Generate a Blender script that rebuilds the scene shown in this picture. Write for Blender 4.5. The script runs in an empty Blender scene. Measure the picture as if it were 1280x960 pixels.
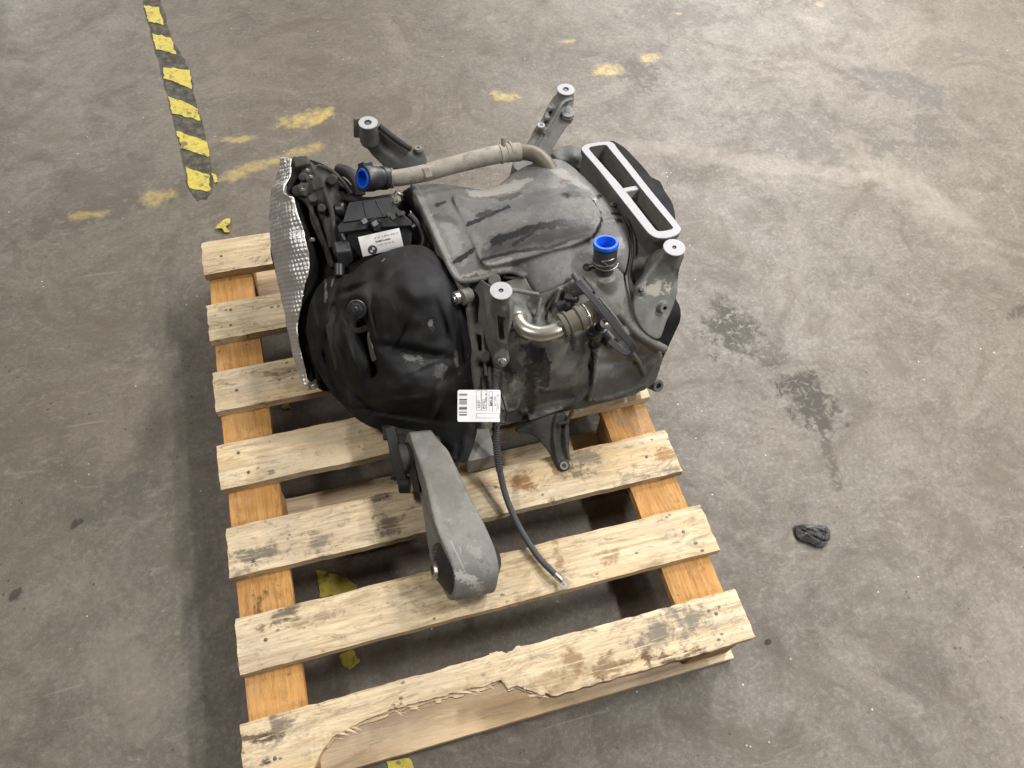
import bpy, bmesh, math, random
import numpy as np
from mathutils import Vector, Matrix, noise
from mathutils.geometry import delaunay_2d_cdt
random.seed(7)
rng = np.random.default_rng(7)
SC = bpy.context.scene
COL = SC.collection

# ------------------------------------------------------------------ camera
FOC = 961.0                       # focal length in pixels of a 1280 px wide frame
CAM = np.array([0.30629789, -0.21307394, 1.55859806])
ROT = (0.56716724, -0.05381999, -0.27052343)
cx_, cy_, cz_ = (math.cos(a) for a in ROT)
sx_, sy_, sz_ = (math.sin(a) for a in ROT)
CM = (np.array([[cz_, -sz_, 0], [sz_, cz_, 0], [0, 0, 1]]) @ np.array([[cy_, 0, sy_], [0, 1, 0], [-sy_, 0, cy_]])
      @ np.array([[1, 0, 0], [0, cx_, -sx_], [0, sx_, cx_]]))
cam_data = bpy.data.cameras.new('camera')
cam = bpy.data.objects.new('camera', cam_data)
COL.objects.link(cam)
M4 = Matrix([list(CM[i]) + [CAM[i]] for i in range(3)] + [[0, 0, 0, 1]])
cam.matrix_world = M4
cam_data.sensor_width = 36.0
cam_data.lens = FOC / 1280 * 36.0
cam_data.clip_end = 200
cam_data.clip_start = 0.02
SC.camera = cam

# ------------------------------------------------------------------ world, lamps, exposure
SC.view_settings.view_transform = 'Standard'
SC.view_settings.look = 'None'
SC.view_settings.exposure = -0.05
SC.view_settings.gamma = 1.0
W = bpy.data.worlds.new('World')
SC.world = W
W.use_nodes = True
W.node_tree.nodes['Background'].inputs[0].default_value = (1.0, 0.90, 0.78, 1)
W.node_tree.nodes['Background'].inputs[1].default_value = 0.06


def area(name, loc, target, size, size_y, power, color):
    d = bpy.data.lights.new(name, 'AREA')
    d.shape = 'RECTANGLE'
    d.size = size
    d.size_y = size_y
    d.energy = power
    d.color = color
    o = bpy.data.objects.new(name, d)
    COL.objects.link(o)
    o.location = loc
    o.rotation_euler = (Vector(target) - Vector(loc)).to_track_quat('-Z', 'Y').to_euler()
    return o


for xx, yy, pw in ((3.1, -2.3, 160), (3.1, 0.3, 168), (3.3, 2.7, 205), (4.4, 5.2, 270), (5.6, 7.4, 240), (3.0, 7.8, 210)):       # row of tube lamps on the right; first and last added as unseen fill
    area('ceiling_lamp', (xx, yy, 3.7), (3.0, yy, 0), 1.0 if yy < 4 else 2.2, 0.22, pw, (1.0, 0.97, 0.93)).rotation_euler = (0, math.radians(12), math.radians(90))
area('ceiling_lamp', (-1.7, 0.9, 3.5), (0.3, 0.7, 0), 0.9, 0.2, 68, (1.0, 0.955, 0.88))
area('ceiling_lamp', (-2.4, 8.2, 3.5), (-2.0, 7.0, 0), 1.9, 0.35, 240, (1.0, 0.96, 0.9))  # unseen lamp, added for gloss on the far left floor


# ------------------------------------------------------------------ pixel <-> place
def U(u, v, z):
    """place at height z seen at pixel (u, v) of the photograph"""
    d = CM @ np.array([(u - 640) / FOC, -(v - 480) / FOC, -1.0])
    return CAM + d * ((z - CAM[2]) / d[2])


def UA(a):
    a = np.asarray(a, float)
    d = np.stack([(a[:, 0] - 640) / FOC, -(a[:, 1] - 480) / FOC, -np.ones(len(a))], 1) @ CM.T
    return CAM + d * ((a[:, 2] - CAM[2]) / d[:, 2])[:, None]


def to_cam(p):
    d = CAM - np.asarray(p)
    return d / np.linalg.norm(d)


def px(n, p):
    """n photograph pixels measured at place p, in metres"""
    q = CM.T @ (np.asarray(p) - CAM)
    return n * -q[2] / FOC


IMG_X = CM[:, 0]
IMG_Y = CM[:, 1]


# ------------------------------------------------------------------ mesh helpers: all return (verts, faces)
def merge(*gs):
    V, F, n = [], [], 0
    for v, f in gs:
        v = np.asarray(v, float)
        V.append(v)
        F += [tuple(i + n for i in q) for q in f]
        n += len(v)
    return np.vstack(V), F


def frame(axis):
    a = np.asarray(axis, float)
    a = a / np.linalg.norm(a)
    r = np.array([0, 0, 1.0]) if abs(a[2]) < 0.9 else np.array([0, 1.0, 0])
    x = np.cross(r, a)
    x /= np.linalg.norm(x)
    return x, np.cross(a, x), a


def rings(loops, cap0=True, cap1=True, closed=False):
    """skin between equally long closed loops"""
    n = len(loops[0])
    V = np.vstack([np.asarray(l, float) for l in loops])
    F = []
    m = len(loops)
    for i in range(m if closed else m - 1):
        j = (i + 1) % m
        for k in range(n):
            k2 = (k + 1) % n
            F.append((i * n + k, i * n + k2, j * n + k2, j * n + k))
    if not closed:
        if cap0:
            F.append(tuple(range(n - 1, -1, -1)))
        if cap1:
            F.append(tuple((m - 1) * n + k for k in range(n)))
    return V, F


def lathe(a, axis, prof, seg=24, closed=False, cap0=True, cap1=True, sides=None):
    """prof: list of (distance along the axis, radius)"""
    x, y, d = frame(axis)
    a = np.asarray(a, float)
    s = sides or seg
    ls = []
    for t, r in prof:
        ls.append([a + d * t + (x * math.cos(2 * math.pi * k / s) + y * math.sin(2 * math.pi * k / s)) * r for k in range(s)])
    return rings(ls, cap0, cap1, closed)


def cyl(a, b, r1, r2=None, seg=20, ch=0.0):
    a = np.asarray(a, float)
    b = np.asarray(b, float)
    r2 = r1 if r2 is None else r2
    L = np.linalg.norm(b - a)
    pr = [(0, r1), (L, r2)]
    if ch:
        pr = [(0, r1 - ch), (ch, r1), (L - ch, r2), (L, r2 - ch)]
    return lathe(a, b - a, pr, seg)


def spline(pts, n):
    P = np.asarray(pts, float)
    Q = np.vstack([2 * P[0] - P[1], P, 2 * P[-1] - P[-2]])
    out = []
    m = len(P) - 1
    for k in range(n):
        t = k / (n - 1) * m
        i = min(int(t), m - 1)
        t -= i
        p0, p1, p2, p3 = Q[i:i + 4]
        out.append(0.5 * (2 * p1 + (p2 - p0) * t + (2 * p0 - 5 * p1 + 4 * p2 - p3) * t * t + (3 * p1 - p0 - 3 * p2 + p3) * t ** 3))
    return np.array(out)


def spline_closed(pts, per=4):
    P = np.asarray(pts, float)
    n = len(P)
    out = []
    for i in range(n):
        p0, p1, p2, p3 = P[i - 1], P[i], P[(i + 1) % n], P[(i + 2) % n]
        for k in range(per):
            t = k / per
            out.append(0.5 * (2 * p1 + (p2 - p0) * t + (2 * p0 - 5 * p1 + 4 * p2 - p3) * t * t + (3 * p1 - p0 - 3 * p2 + p3) * t ** 3))
    return np.array(out)


def tube(pts, r, n=24, seg=12, rfun=None, smooth=True):
    C = spline(pts, n) if smooth else np.asarray(pts, float)
    n = len(C)
    T = np.gradient(C, axis=0)
    T /= np.linalg.norm(T, axis=1)[:, None]
    x, y, _ = frame(T[0])
    ls = []
    for i in range(n):
        x = x - T[i] * (x @ T[i])
        x /= np.linalg.norm(x)
        y = np.cross(T[i], x)
        rr = rfun(i / (n - 1)) if rfun else (r if np.isscalar(r) else np.interp(i / (n - 1), np.linspace(0, 1, len(r)), r))
        ls.append([C[i] + (x * math.cos(2 * math.pi * k / seg) + y * math.sin(2 * math.pi * k / seg)) * rr for k in range(seg)])
    return rings(ls)


def strip(pts, width_dir, w, th, n=30):
    """flat bar swept along a path: width along width_dir, thickness across"""
    C = spline(pts, n)
    T = np.gradient(C, axis=0)
    T /= np.linalg.norm(T, axis=1)[:, None]
    wd = np.asarray(width_dir, float)
    ls = []
    for i in range(n):
        a = wd - T[i] * (wd @ T[i])
        a /= np.linalg.norm(a)
        b = np.cross(T[i], a)
        c = 0.0012
        o = [(w / 2, th / 2 - c), (w / 2 - c, th / 2), (-w / 2 + c, th / 2), (-w / 2, th / 2 - c),
             (-w / 2, -th / 2 + c), (-w / 2 + c, -th / 2), (w / 2 - c, -th / 2), (w / 2, -th / 2 + c)]
        ls.append([C[i] + a * p + b * q for p, q in o])
    return rings(ls)


def prism(poly, vec):
    P = np.asarray(poly, float)
    return rings([P, P + np.asarray(vec, float)])


def box(c, s, ax=None):
    """c centre, s full sizes, ax three axis vectors"""
    c = np.asarray(c, float)
    ax = np.eye(3) if ax is None else np.asarray(ax, float)
    V = []
    for k in (-1, 1):
        for i, j in ((-1, -1), (1, -1), (1, 1), (-1, 1)):
            V.append(c + ax[0] * i * s[0] / 2 + ax[1] * j * s[1] / 2 + ax[2] * k * s[2] / 2)
    return np.array(V), [(3, 2, 1, 0), (4, 5, 6, 7), (0, 1, 5, 4), (1, 2, 6, 5), (2, 3, 7, 6), (3, 0, 4, 7)]


def inside(poly, pts):
    x, y = pts[:, 0], pts[:, 1]
    r = np.zeros(len(pts), bool)
    n = len(poly)
    for i in range(n):
        x1, y1 = poly[i]
        x2, y2 = poly[(i + 1) % n]
        if y1 == y2:
            continue
        c = ((y1 > y) != (y2 > y)) & (x < (x2 - x1) * (y - y1) / (y2 - y1) + x1)
        r ^= c
    return r


def tps(ctrl):
    P = np.asarray(ctrl, float)
    X = P[:, :2] / 100.0
    n = len(X)
    d = np.linalg.norm(X[:, None] - X[None], axis=2)
    K = np.where(d > 1e-9, d * d * np.log(d + 1e-12), 0) + np.eye(n) * 0.002
    A = np.zeros((n + 3, n + 3))
    A[:n, :n] = K
    A[:n, n] = 1
    A[:n, n + 1:] = X
    A[n, :n] = 1
    A[n + 1:, :n] = X.T
    w = np.linalg.solve(A, np.concatenate([P[:, 2], np.zeros(3)]))

    def f(q):
        Q = np.asarray(q, float) / 100.0
        dd = np.linalg.norm(Q[:, None] - X[None], axis=2)
        return np.where(dd > 1e-9, dd * dd * np.log(dd + 1e-12), 0) @ w[:n] + w[n] + Q @ w[n + 1:]
    return f


def relief(outline, inner=(), step=3.0, back=(0, 0.05, -0.05), bumps=(), per=4, shrink=0.0, nback=3, wob=0.0, rim=0.0):
    """a solid whose upper surface runs through measured points (pixel u, v and height z);
    its rim is carried along `back` to close the body. bumps: (u, v, su, sv, angle, dz)"""
    O = spline_closed(outline, per) if per > 1 else np.asarray(outline, float)
    f = tps(list(map(tuple, outline)) + list(map(tuple, inner)))
    poly = O[:, :2]
    lo, hi = poly.min(0), poly.max(0)
    gx, gy = np.meshgrid(np.arange(lo[0], hi[0], step), np.arange(lo[1], hi[1], step))
    gx[1::2] += step / 2
    G = np.stack([gx.ravel(), gy.ravel()], 1)
    G = G[inside(poly, G)]
    d = np.full(len(G), 1e9)
    for i in range(len(poly)):
        a, b = poly[i], poly[(i + 1) % len(poly)]
        ab = b - a
        t = np.clip(((G - a) @ ab) / (ab @ ab + 1e-9), 0, 1)
        d = np.minimum(d, np.linalg.norm(G - a - t[:, None] * ab, axis=1))
    k = d > step * 0.55
    G = G[k]
    d = d[k]
    n = len(poly)
    pts = np.vstack([poly, G])
    vs, _, fs, ov, _, _ = delaunay_2d_cdt([Vector(p) for p in pts], [(i, (i + 1) % n) for i in range(n)], [], 1, 1e-6)
    Q = np.array([tuple(v) for v in vs])
    z = f(Q)
    for u, v, su, sv, an, dz in bumps:
        c, s = math.cos(math.radians(an)), math.sin(math.radians(an))
        du = (Q[:, 0] - u) * c + (Q[:, 1] - v) * s
        dv = -(Q[:, 0] - u) * s + (Q[:, 1] - v) * c
        z = z + dz * np.exp(-(du / su) ** 2 - (dv / sv) ** 2)
    # boundary flag
    idx = {}
    for i, o in enumerate(ov):
        for j in o:
            idx[j] = i
    bl = [idx[i] for i in range(n)]
    if rim:
        dd = np.full(len(Q), 1e9)
        for i in range(n):
            a, b = poly[i], poly[(i + 1) % n]
            ab = b - a
            t = np.clip(((Q - a) @ ab) / (ab @ ab + 1e-9), 0, 1)
            dd = np.minimum(dd, np.linalg.norm(Q - a - t[:, None] * ab, axis=1))
        z = z - rim * np.exp(-dd / 4.0)
    if wob:
        z = z + np.array([wob * noise.noise(Vector((q[0] * 0.05, q[1] * 0.05, 3.1))) for q in Q])
    V = UA(np.column_stack([Q, z]))
    F = [tuple(t) for t in fs]
    # orientation: make the upper faces look at the camera
    a, b, c = (V[i] for i in F[0])
    if np.cross(b - a, c - a) @ (CAM - a) < 0:
        F = [t[::-1] for t in F]
    B = V[bl]
    cen = B.mean(0)
    bk = np.asarray(back, float)
    prev = bl
    V = list(V)
    flip = None
    area2 = 0
    for i in range(n):
        area2 += poly[i][0] * poly[(i + 1) % n][1] - poly[(i + 1) % n][0] * poly[i][1]
    for s in range(1, nback + 1):
        t = s / nback
        R = B + bk * t
        R = R + (cen + bk * t - R) * shrink * t * t
        st = len(V)
        V += list(R)
        cur = list(range(st, st + n))
        for i in range(n):
            j = (i + 1) % n
            q = (prev[i], prev[j], cur[j], cur[i])
            F.append(q if area2 < 0 else q[::-1])
        prev = cur
    F.append(tuple(prev) if area2 < 0 else tuple(prev[::-1]))
    return np.array(V), F


def new_mesh(name, g, smooth=True, sharp=35):
    V, F = g
    me = bpy.data.meshes.new(name)
    me.from_pydata([tuple(map(float, v)) for v in V], [], [tuple(map(int, f)) for f in F])
    me.update()
    bm = bmesh.new()
    bm.from_mesh(me)
    bmesh.ops.recalc_face_normals(bm, faces=bm.faces)
    bm.to_mesh(me)
    bm.free()
    if smooth:
        me.polygons.foreach_set('use_smooth', [True] * len(me.polygons))
        if sharp:
            me.set_sharp_from_angle(angle=math.radians(sharp))
    return me


def fuse(gs, voxel=0.003, smooth=3, cuts=(), name='fused'):
    """melt overlapping closed solids into one cast body with soft fillets"""
    def tmp(g):
        o = bpy.data.objects.new('tmp', new_mesh('tmp', g, False))
        COL.objects.link(o)
        return o
    o = tmp(merge(*gs))
    m = o.modifiers.new('r', 'REMESH')
    m.mode = 'VOXEL'
    m.voxel_size = voxel
    m.adaptivity = 0
    cs = []
    for c in cuts:
        q = tmp(c)
        b = o.modifiers.new('b', 'BOOLEAN')
        b.operation = 'DIFFERENCE'
        b.object = q
        b.solver = 'FAST'
        cs.append(q)
    s = o.modifiers.new('s', 'SMOOTH')
    s.iterations = smooth
    s.factor = 0.5
    dg = bpy.context.evaluated_depsgraph_get()
    me = bpy.data.meshes.new_from_object(o.evaluated_get(dg))
    for q in [o] + cs:
        bpy.data.objects.remove(q)
    me.name = name
    me.polygons.foreach_set('use_smooth', [True] * len(me.polygons))
    return me


def obj(name, g, m, parent=None, label=None, bevel=0, smooth=True, sharp=35):
    me = g if isinstance(g, bpy.types.Mesh) else new_mesh(name, g, smooth, sharp)
    o = bpy.data.objects.new(name, me)
    COL.objects.link(o)
    if m is not None:
        me.materials.clear()
        me.materials.append(m)
    if parent is not None:
        o.parent = parent
        if parent.type == 'EMPTY':
            o.matrix_parent_inverse = Matrix.Translation(-parent.location)
    if label:
        o['label'] = label
    if bevel:
        b = o.modifiers.new('bevel', 'BEVEL')
        b.width = bevel
        b.segments = 2
        b.limit_method = 'ANGLE'
        b.angle_limit = math.radians(40)
    return o


def thing(name, label, cat, loc):
    o = bpy.data.objects.new(name, None)
    COL.objects.link(o)
    o.location = loc
    o.empty_display_size = 0.05
    o['label'] = label
    o['category'] = cat
    return o


# ------------------------------------------------------------------ materials
class N:
    def __init__(s, name):
        s.m = bpy.data.materials.new(name)
        s.m.use_nodes = True
        s.t = s.m.node_tree
        s.b = s.t.nodes['Principled BSDF']
        s.pos = s.t.nodes.new('ShaderNodeNewGeometry').outputs['Position']

    def _in(s, sock, v):
        if isinstance(v, bpy.types.NodeSocket):
            s.t.links.new(v, sock)
        elif v is not None:
            if hasattr(sock.default_value, '__len__') and not hasattr(v, '__len__'):
                v = (v,) * len(sock.default_value)
            if hasattr(v, '__len__') and len(sock.default_value) == 4 and len(v) == 3:
                v = tuple(v) + (1,)
            sock.default_value = v

    def set(s, **k):
        for a, v in k.items():
            s._in(s.b.inputs[a.replace('_', ' ')], v)
        return s

    def map(s, vec=None, loc=(0, 0, 0), rot=(0, 0, 0), scale=(1, 1, 1)):
        n = s.t.nodes.new('ShaderNodeMapping')
        s._in(n.inputs[0], vec or s.pos)
        n.inputs[1].default_value = loc
        n.inputs[2].default_value = rot
        n.inputs[3].default_value = scale
        return n.outputs[0]

    def noise(s, scale, detail=4, rough=0.55, vec=None, dist=0.0):
        n = s.t.nodes.new('ShaderNodeTexNoise')
        s._in(n.inputs['Vector'], vec or s.pos)
        n.inputs['Scale'].default_value = scale
        n.inputs['Detail'].default_value = detail
        n.inputs['Roughness'].default_value = rough
        n.inputs['Distortion'].default_value = dist
        return n.outputs[0]

    def voro(s, scale, vec=None, feature='F1', out='Distance', rand=1.0):
        n = s.t.nodes.new('ShaderNodeTexVoronoi')
        n.feature = feature
        s._in(n.inputs['Vector'], vec or s.pos)
        n.inputs['Scale'].default_value = scale
        n.inputs['Randomness'].default_value = rand
        return n.outputs[out]

    def wave(s, scale, dist, vec=None, dscale=1.0, detail=2, dirn='Y', typ='BANDS'):
        n = s.t.nodes.new('ShaderNodeTexWave')
        n.wave_type = typ
        if typ == 'BANDS':
            n.bands_direction = dirn
        s._in(n.inputs['Vector'], vec or s.pos)
        n.inputs['Scale'].default_value = scale
        n.inputs['Distortion'].default_value = dist
        n.inputs['Detail'].default_value = detail
        n.inputs['Detail Scale'].default_value = dscale
        return n.outputs[1]

    def ramp(s, fac, stops, interp='LINEAR'):
        n = s.t.nodes.new('ShaderNodeValToRGB')
        n.color_ramp.interpolation = interp
        e = n.color_ramp.elements
        while len(e) < len(stops):
            e.new(0.5)
        for q, (p, c) in zip(e, stops):
            q.position = p
            if not hasattr(c, '__len__'):
                c = (c, c, c)
            q.color = tuple(c) + (1,)
        s._in(n.inputs[0], fac)
        return n.outputs[0]

    def mix(s, fac, a, b, mode='MIX'):
        n = s.t.nodes.new('ShaderNodeMix')
        n.data_type = 'RGBA'
        n.blend_type = mode
        s._in(n.inputs[0], fac)
        s._in(n.inputs[6], a)
        s._in(n.inputs[7], b)
        return n.outputs[2]

    def math(s, op, a, b=0.5, clamp=False):
        n = s.t.nodes.new('ShaderNodeMath')
        n.operation = op
        n.use_clamp = clamp
        s._in(n.inputs[0], a)
        s._in(n.inputs[1], b)
        return n.outputs[0]

    def step(s, v, lo, hi):
        n = s.t.nodes.new('ShaderNodeMapRange')
        n.interpolation_type = 'SMOOTHSTEP'
        s._in(n.inputs[0], v)
        n.inputs[1].default_value = lo
        n.inputs[2].default_value = hi
        return n.outputs[0]

    def rand(s):
        return s.t.nodes.new('ShaderNodeObjectInfo').outputs['Random']

    def spot(s, c, rx, ry, ang=0, wob=0.35, scale=25, soft=0.5, vec=None):
        """mask of a stain with its own ragged outline round place c"""
        ca, sa = math.cos(math.radians(ang)), math.sin(math.radians(ang))
        n = s.t.nodes.new('ShaderNodeMapping')
        n.vector_type = 'TEXTURE'
        s._in(n.inputs[0], vec or s.pos)
        n.inputs[1].default_value = tuple(c)
        n.inputs[2].default_value = (0, 0, math.radians(ang))
        n.inputs[3].default_value = (rx, ry, max(rx, ry))
        l = s.t.nodes.new('ShaderNodeVectorMath')
        l.operation = 'LENGTH'
        s.t.links.new(n.outputs[0], l.inputs[0])
        w = s.noise(scale, 5, 0.65)
        d = s.math('ADD', l.outputs['Value'], s.math('MULTIPLY', s.math('SUBTRACT', w, 0.5), wob * 4))
        return s.step(d, 1.0, 1.0 - soft)

    def streak(s, u0, v0, u1, v1, z, w, wob=0.3, scale=40, soft=0.3):
        """capsule-shaped puddle or scuff between two measured points, its outline broken up"""
        a, b = U(u0, v0, z), U(u1, v1, z)
        d = b - a
        c = (a + b) / 2
        L = float(np.linalg.norm(d)) / 2
        w = float(px(w, c)) / 2
        nz = s.t.nodes.new('ShaderNodeTexNoise')
        s._in(nz.inputs['Vector'], s.pos)
        nz.inputs['Scale'].default_value = scale * 1.3
        nz.inputs['Detail'].default_value = 4
        nz.inputs['Roughness'].default_value = 0.6
        wv = s.t.nodes.new('ShaderNodeVectorMath')
        wv.operation = 'SUBTRACT'
        s._in(wv.inputs[0], nz.outputs['Color'])
        wv.inputs[1].default_value = (0.5, 0.5, 0.5)
        ws = s.t.nodes.new('ShaderNodeVectorMath')
        ws.operation = 'MULTIPLY_ADD'
        s._in(ws.inputs[0], wv.outputs[0])
        ws.inputs[1].default_value = (0.004 + w * 2.2,) * 3
        s._in(ws.inputs[2], s.pos)
        n = s.t.nodes.new('ShaderNodeMapping')
        n.vector_type = 'TEXTURE'
        s._in(n.inputs[0], ws.outputs[0])
        n.inputs[1].default_value = tuple(c)
        n.inputs[2].default_value = (0, 0, math.atan2(d[1], d[0]))
        x = s.t.nodes.new('ShaderNodeSeparateXYZ')
        s._in(x.inputs[0], n.outputs[0])
        ax = s.math('MAXIMUM', s.math('SUBTRACT', s.math('ABSOLUTE', x.outputs[0], 0), max(L - w, 0.0)), 0.0)
        rr = s.math('SQRT', s.math('ADD', s.math('MULTIPLY', ax, ax), s.math('MULTIPLY', x.outputs[1], x.outputs[1])), 0)
        dd = s.math('DIVIDE', rr, w)
        dd = s.math('ADD', dd, s.math('MULTIPLY', s.math('SUBTRACT', s.noise(scale * 2.5, 4, 0.65), 0.5), wob * 3))
        near = s.step(s.math('ABSOLUTE', x.outputs[2], 0), 0.07, 0.05)
        return s.math('MULTIPLY', s.step(dd, 1.0, 1.0 - soft), near)

    def bump(s, h, strength=0.3, dist=0.002, nrm=None):
        n = s.t.nodes.new('ShaderNodeBump')
        n.inputs['Strength'].default_value = strength
        n.inputs['Distance'].default_value = dist
        s._in(n.inputs['Height'], h)
        if nrm is not None:
            s.t.links.new(nrm, n.inputs['Normal'])
        s.t.links.new(n.outputs[0], s.b.inputs['Normal'])
        return n.outputs[0]


def simple(name, col, rough=0.5, metal=0.0, spec=0.5, bump=None, var=0.0, vscale=40):
    n = N(name)
    c = col
    if var:
        c = n.mix(n.noise(vscale, 5, 0.6), tuple(x * (1 - var) for x in col), tuple(min(1, x * (1 + var)) for x in col))
    n.set(Base_Color=c, Roughness=rough, Metallic=metal, Specular_IOR_Level=spec)
    if bump:
        n.bump(n.noise(bump[0], 5, 0.6), bump[1], bump[2])
    return n.m


# floor: stained, scuffed workshop concrete
n = N('concrete_floor')
big = n.noise(0.9, 6, 0.6, dist=0.6)
mid = n.noise(5, 8, 0.68, dist=0.8)
fine = n.noise(60, 6, 0.7)
grit = n.noise(420, 3, 0.6)
c = n.ramp(big, [(0.30, (0.084, 0.072, 0.057)), (0.52, (0.108, 0.094, 0.077)), (0.72, (0.136, 0.119, 0.099))])
c = n.mix(n.step(mid, 0.48, 0.72), c, (0.073, 0.062, 0.049))
c = n.mix(n.math('MULTIPLY', n.step(n.noise(9, 8, 0.7, dist=1.2), 0.52, 0.70), 0.55), c, (0.152, 0.135, 0.114))
c = n.mix(n.math('MULTIPLY', n.step(n.noise(17, 7, 0.72, dist=1.0), 0.50, 0.66), 0.50), c, (0.066, 0.055, 0.043))
c = n.mix(n.math('MULTIPLY', n.step(n.noise(24, 8, 0.75, n.map(loc=(4, 2, 0), rot=(0, 0, 0.5), scale=(0.6, 1.3, 1)), 1.5), 0.54, 0.68), 0.55), c, (0.185, 0.165, 0.140))
hi = n.noise(95, 6, 0.75)
c = n.mix(n.math('MULTIPLY', n.step(hi, 0.52, 0.64), 0.26), c, (0.060, 0.050, 0.040))
c = n.mix(n.math('MULTIPLY', n.step(hi, 0.46, 0.36), 0.24), c, (0.200, 0.180, 0.155))
blot = n.noise(3.2, 9, 0.78, n.map(loc=(7, 1, 0)), 1.2)
c = n.mix(n.math('MULTIPLY', n.step(blot, 0.50, 0.62), 0.45), c, (0.082, 0.070, 0.056))
c = n.mix(n.math('MULTIPLY', n.step(blot, 0.47, 0.36), 0.40), c, (0.172, 0.152, 0.130))
sc = n.noise(7, 6, 0.6, n.map(rot=(0, 0, 0.7), scale=(0.25, 5, 1)), 0.4)
c = n.mix(n.math('MULTIPLY', n.step(sc, 0.66, 0.70), n.math('MULTIPLY', n.step(n.noise(3, 3, 0.5), 0.5, 0.6), 0.45)), c, (0.20, 0.185, 0.165))
c = n.mix(n.math('MULTIPLY', n.step(fine, 0.53, 0.74), 0.42), c, (0.080, 0.070, 0.060))
c = n.mix(n.math('MULTIPLY', n.step(grit, 0.5, 0.8), 0.30), c, (0.27, 0.25, 0.225))
spk = n.voro(55, n.map(scale=(1, 1, 0)))
spk_on = n.step(n.noise(14, 2, 0.5), 0.60, 0.66)
c = n.mix(n.math('MULTIPLY', n.step(spk, 0.20, 0.10), spk_on), c, (0.045, 0.038, 0.032))
spk2 = n.voro(38, n.map(loc=(3.3, 1.7, 0), scale=(1, 1, 0)))
c = n.mix(n.math('MULTIPLY', n.step(spk2, 0.09, 0.05), n.step(n.noise(11, 2, 0.5, n.map(loc=(5, 5, 0))), 0.58, 0.64)), c, (0.42, 0.40, 0.37))
grain = n.noise(48, 7, 0.75, dist=0.8)
spec = n.mix(n.step(hi, 0.54, 0.40), (0.46,) * 3, (0.66,) * 3)
spec = n.mix(n.step(blot, 0.48, 0.62), spec, (0.30,) * 3)
spec = n.mix(n.math('MULTIPLY', n.step(n.noise(20, 8, 0.8, dist=0.8), 0.50, 0.60), 0.6), spec, (0.24,) * 3)
# stains with a shape of their own
for (u, v, rx, ry, an, col, k) in [
        (905, 395, 0.05, 0.12, -30, (0.13, 0.117, 0.10), 0.8), (1105, 185, 0.10, 0.05, -30, (0.15, 0.14, 0.13), 0.6), (1060, 250, 0.12, 0.05, -20, (0.15, 0.135, 0.12), 0.5), (1200, 60, 0.16, 0.035, -25, (0.14, 0.13, 0.12), 0.6), (1080, 30, 0.16, 0.05, -25, (0.15, 0.14, 0.13), 0.6), (320, 60, 0.12, 0.04, 20, (0.17, 0.15, 0.13), 0.5), (60, 170, 0.10, 0.05, 30, (0.16, 0.14, 0.12), 0.5),
        (1010, 500, 0.075, 0.11, 20, (0.069, 0.062, 0.055), 0.85), (1038, 580, 0.018, 0.10, -12, (0.094, 0.083, 0.072), 0.75),
        (918, 415, 0.10, 0.09, 30, (0.072, 0.064, 0.056), 0.75), (965, 445, 0.06, 0.05, 0, (0.083, 0.073, 0.064), 0.6),
        (800, 92, 0.09, 0.12, 10, (0.105, 0.094, 0.083), 0.7), (1130, 110, 0.22, 0.10, -40, (0.110, 0.105, 0.101), 0.6),
        (1020, 170, 0.30, 0.16, -20, (0.118, 0.109, 0.098), 0.55), (1165, 170, 0.09, 0.14, -35, (0.099, 0.091, 0.083), 0.5),
        (1275, 390, 0.06, 0.02, 10, (0.066, 0.058, 0.050), 0.7), (120, 265, 0.30, 0.06, 12, (0.094, 0.080, 0.067), 0.55),
        (130, 230, 0.20, 0.16, 0, (0.113, 0.100, 0.088), 0.5), (150, 620, 0.10, 0.06, 30, (0.083, 0.077, 0.069), 0.5),
        (840, 20, 0.25, 0.10, -10, (0.118, 0.107, 0.095), 0.55), (20, 745, 0.02, 0.012, 60, (0.050, 0.044, 0.039), 0.8),
        (95, 655, 0.014, 0.01, 40, (0.044, 0.039, 0.033), 0.8), (960, 803, 0.009, 0.006, 0, (0.039, 0.033, 0.030), 0.9)]:
    sm = n.math('MULTIPLY', n.math('MULTIPLY', n.spot(U(u, v, 0), rx, ry, an, 0.8, 22, 0.5), n.step(grain, 0.42, 0.47)), min(1.0, k * 1.05))
    c = n.mix(sm, c, tuple(x * 0.85 for x in col))
    spec = n.mix(sm, spec, (0.10,) * 3)
# pale dust tracks
for (u, v, rx, ry, an, k) in [(960, 205, 0.75, 0.055, -24, 0.28), (1130, 235, 0.10, 0.42, 22, 0.30), (1190, 260, 0.14, 0.05, -20, 0.2)]:
    c = n.mix(n.math('MULTIPLY', n.spot(U(u, v, 0), rx, ry, an, 0.6, 12, 0.7), k), c, (0.245, 0.220, 0.185))
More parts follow.
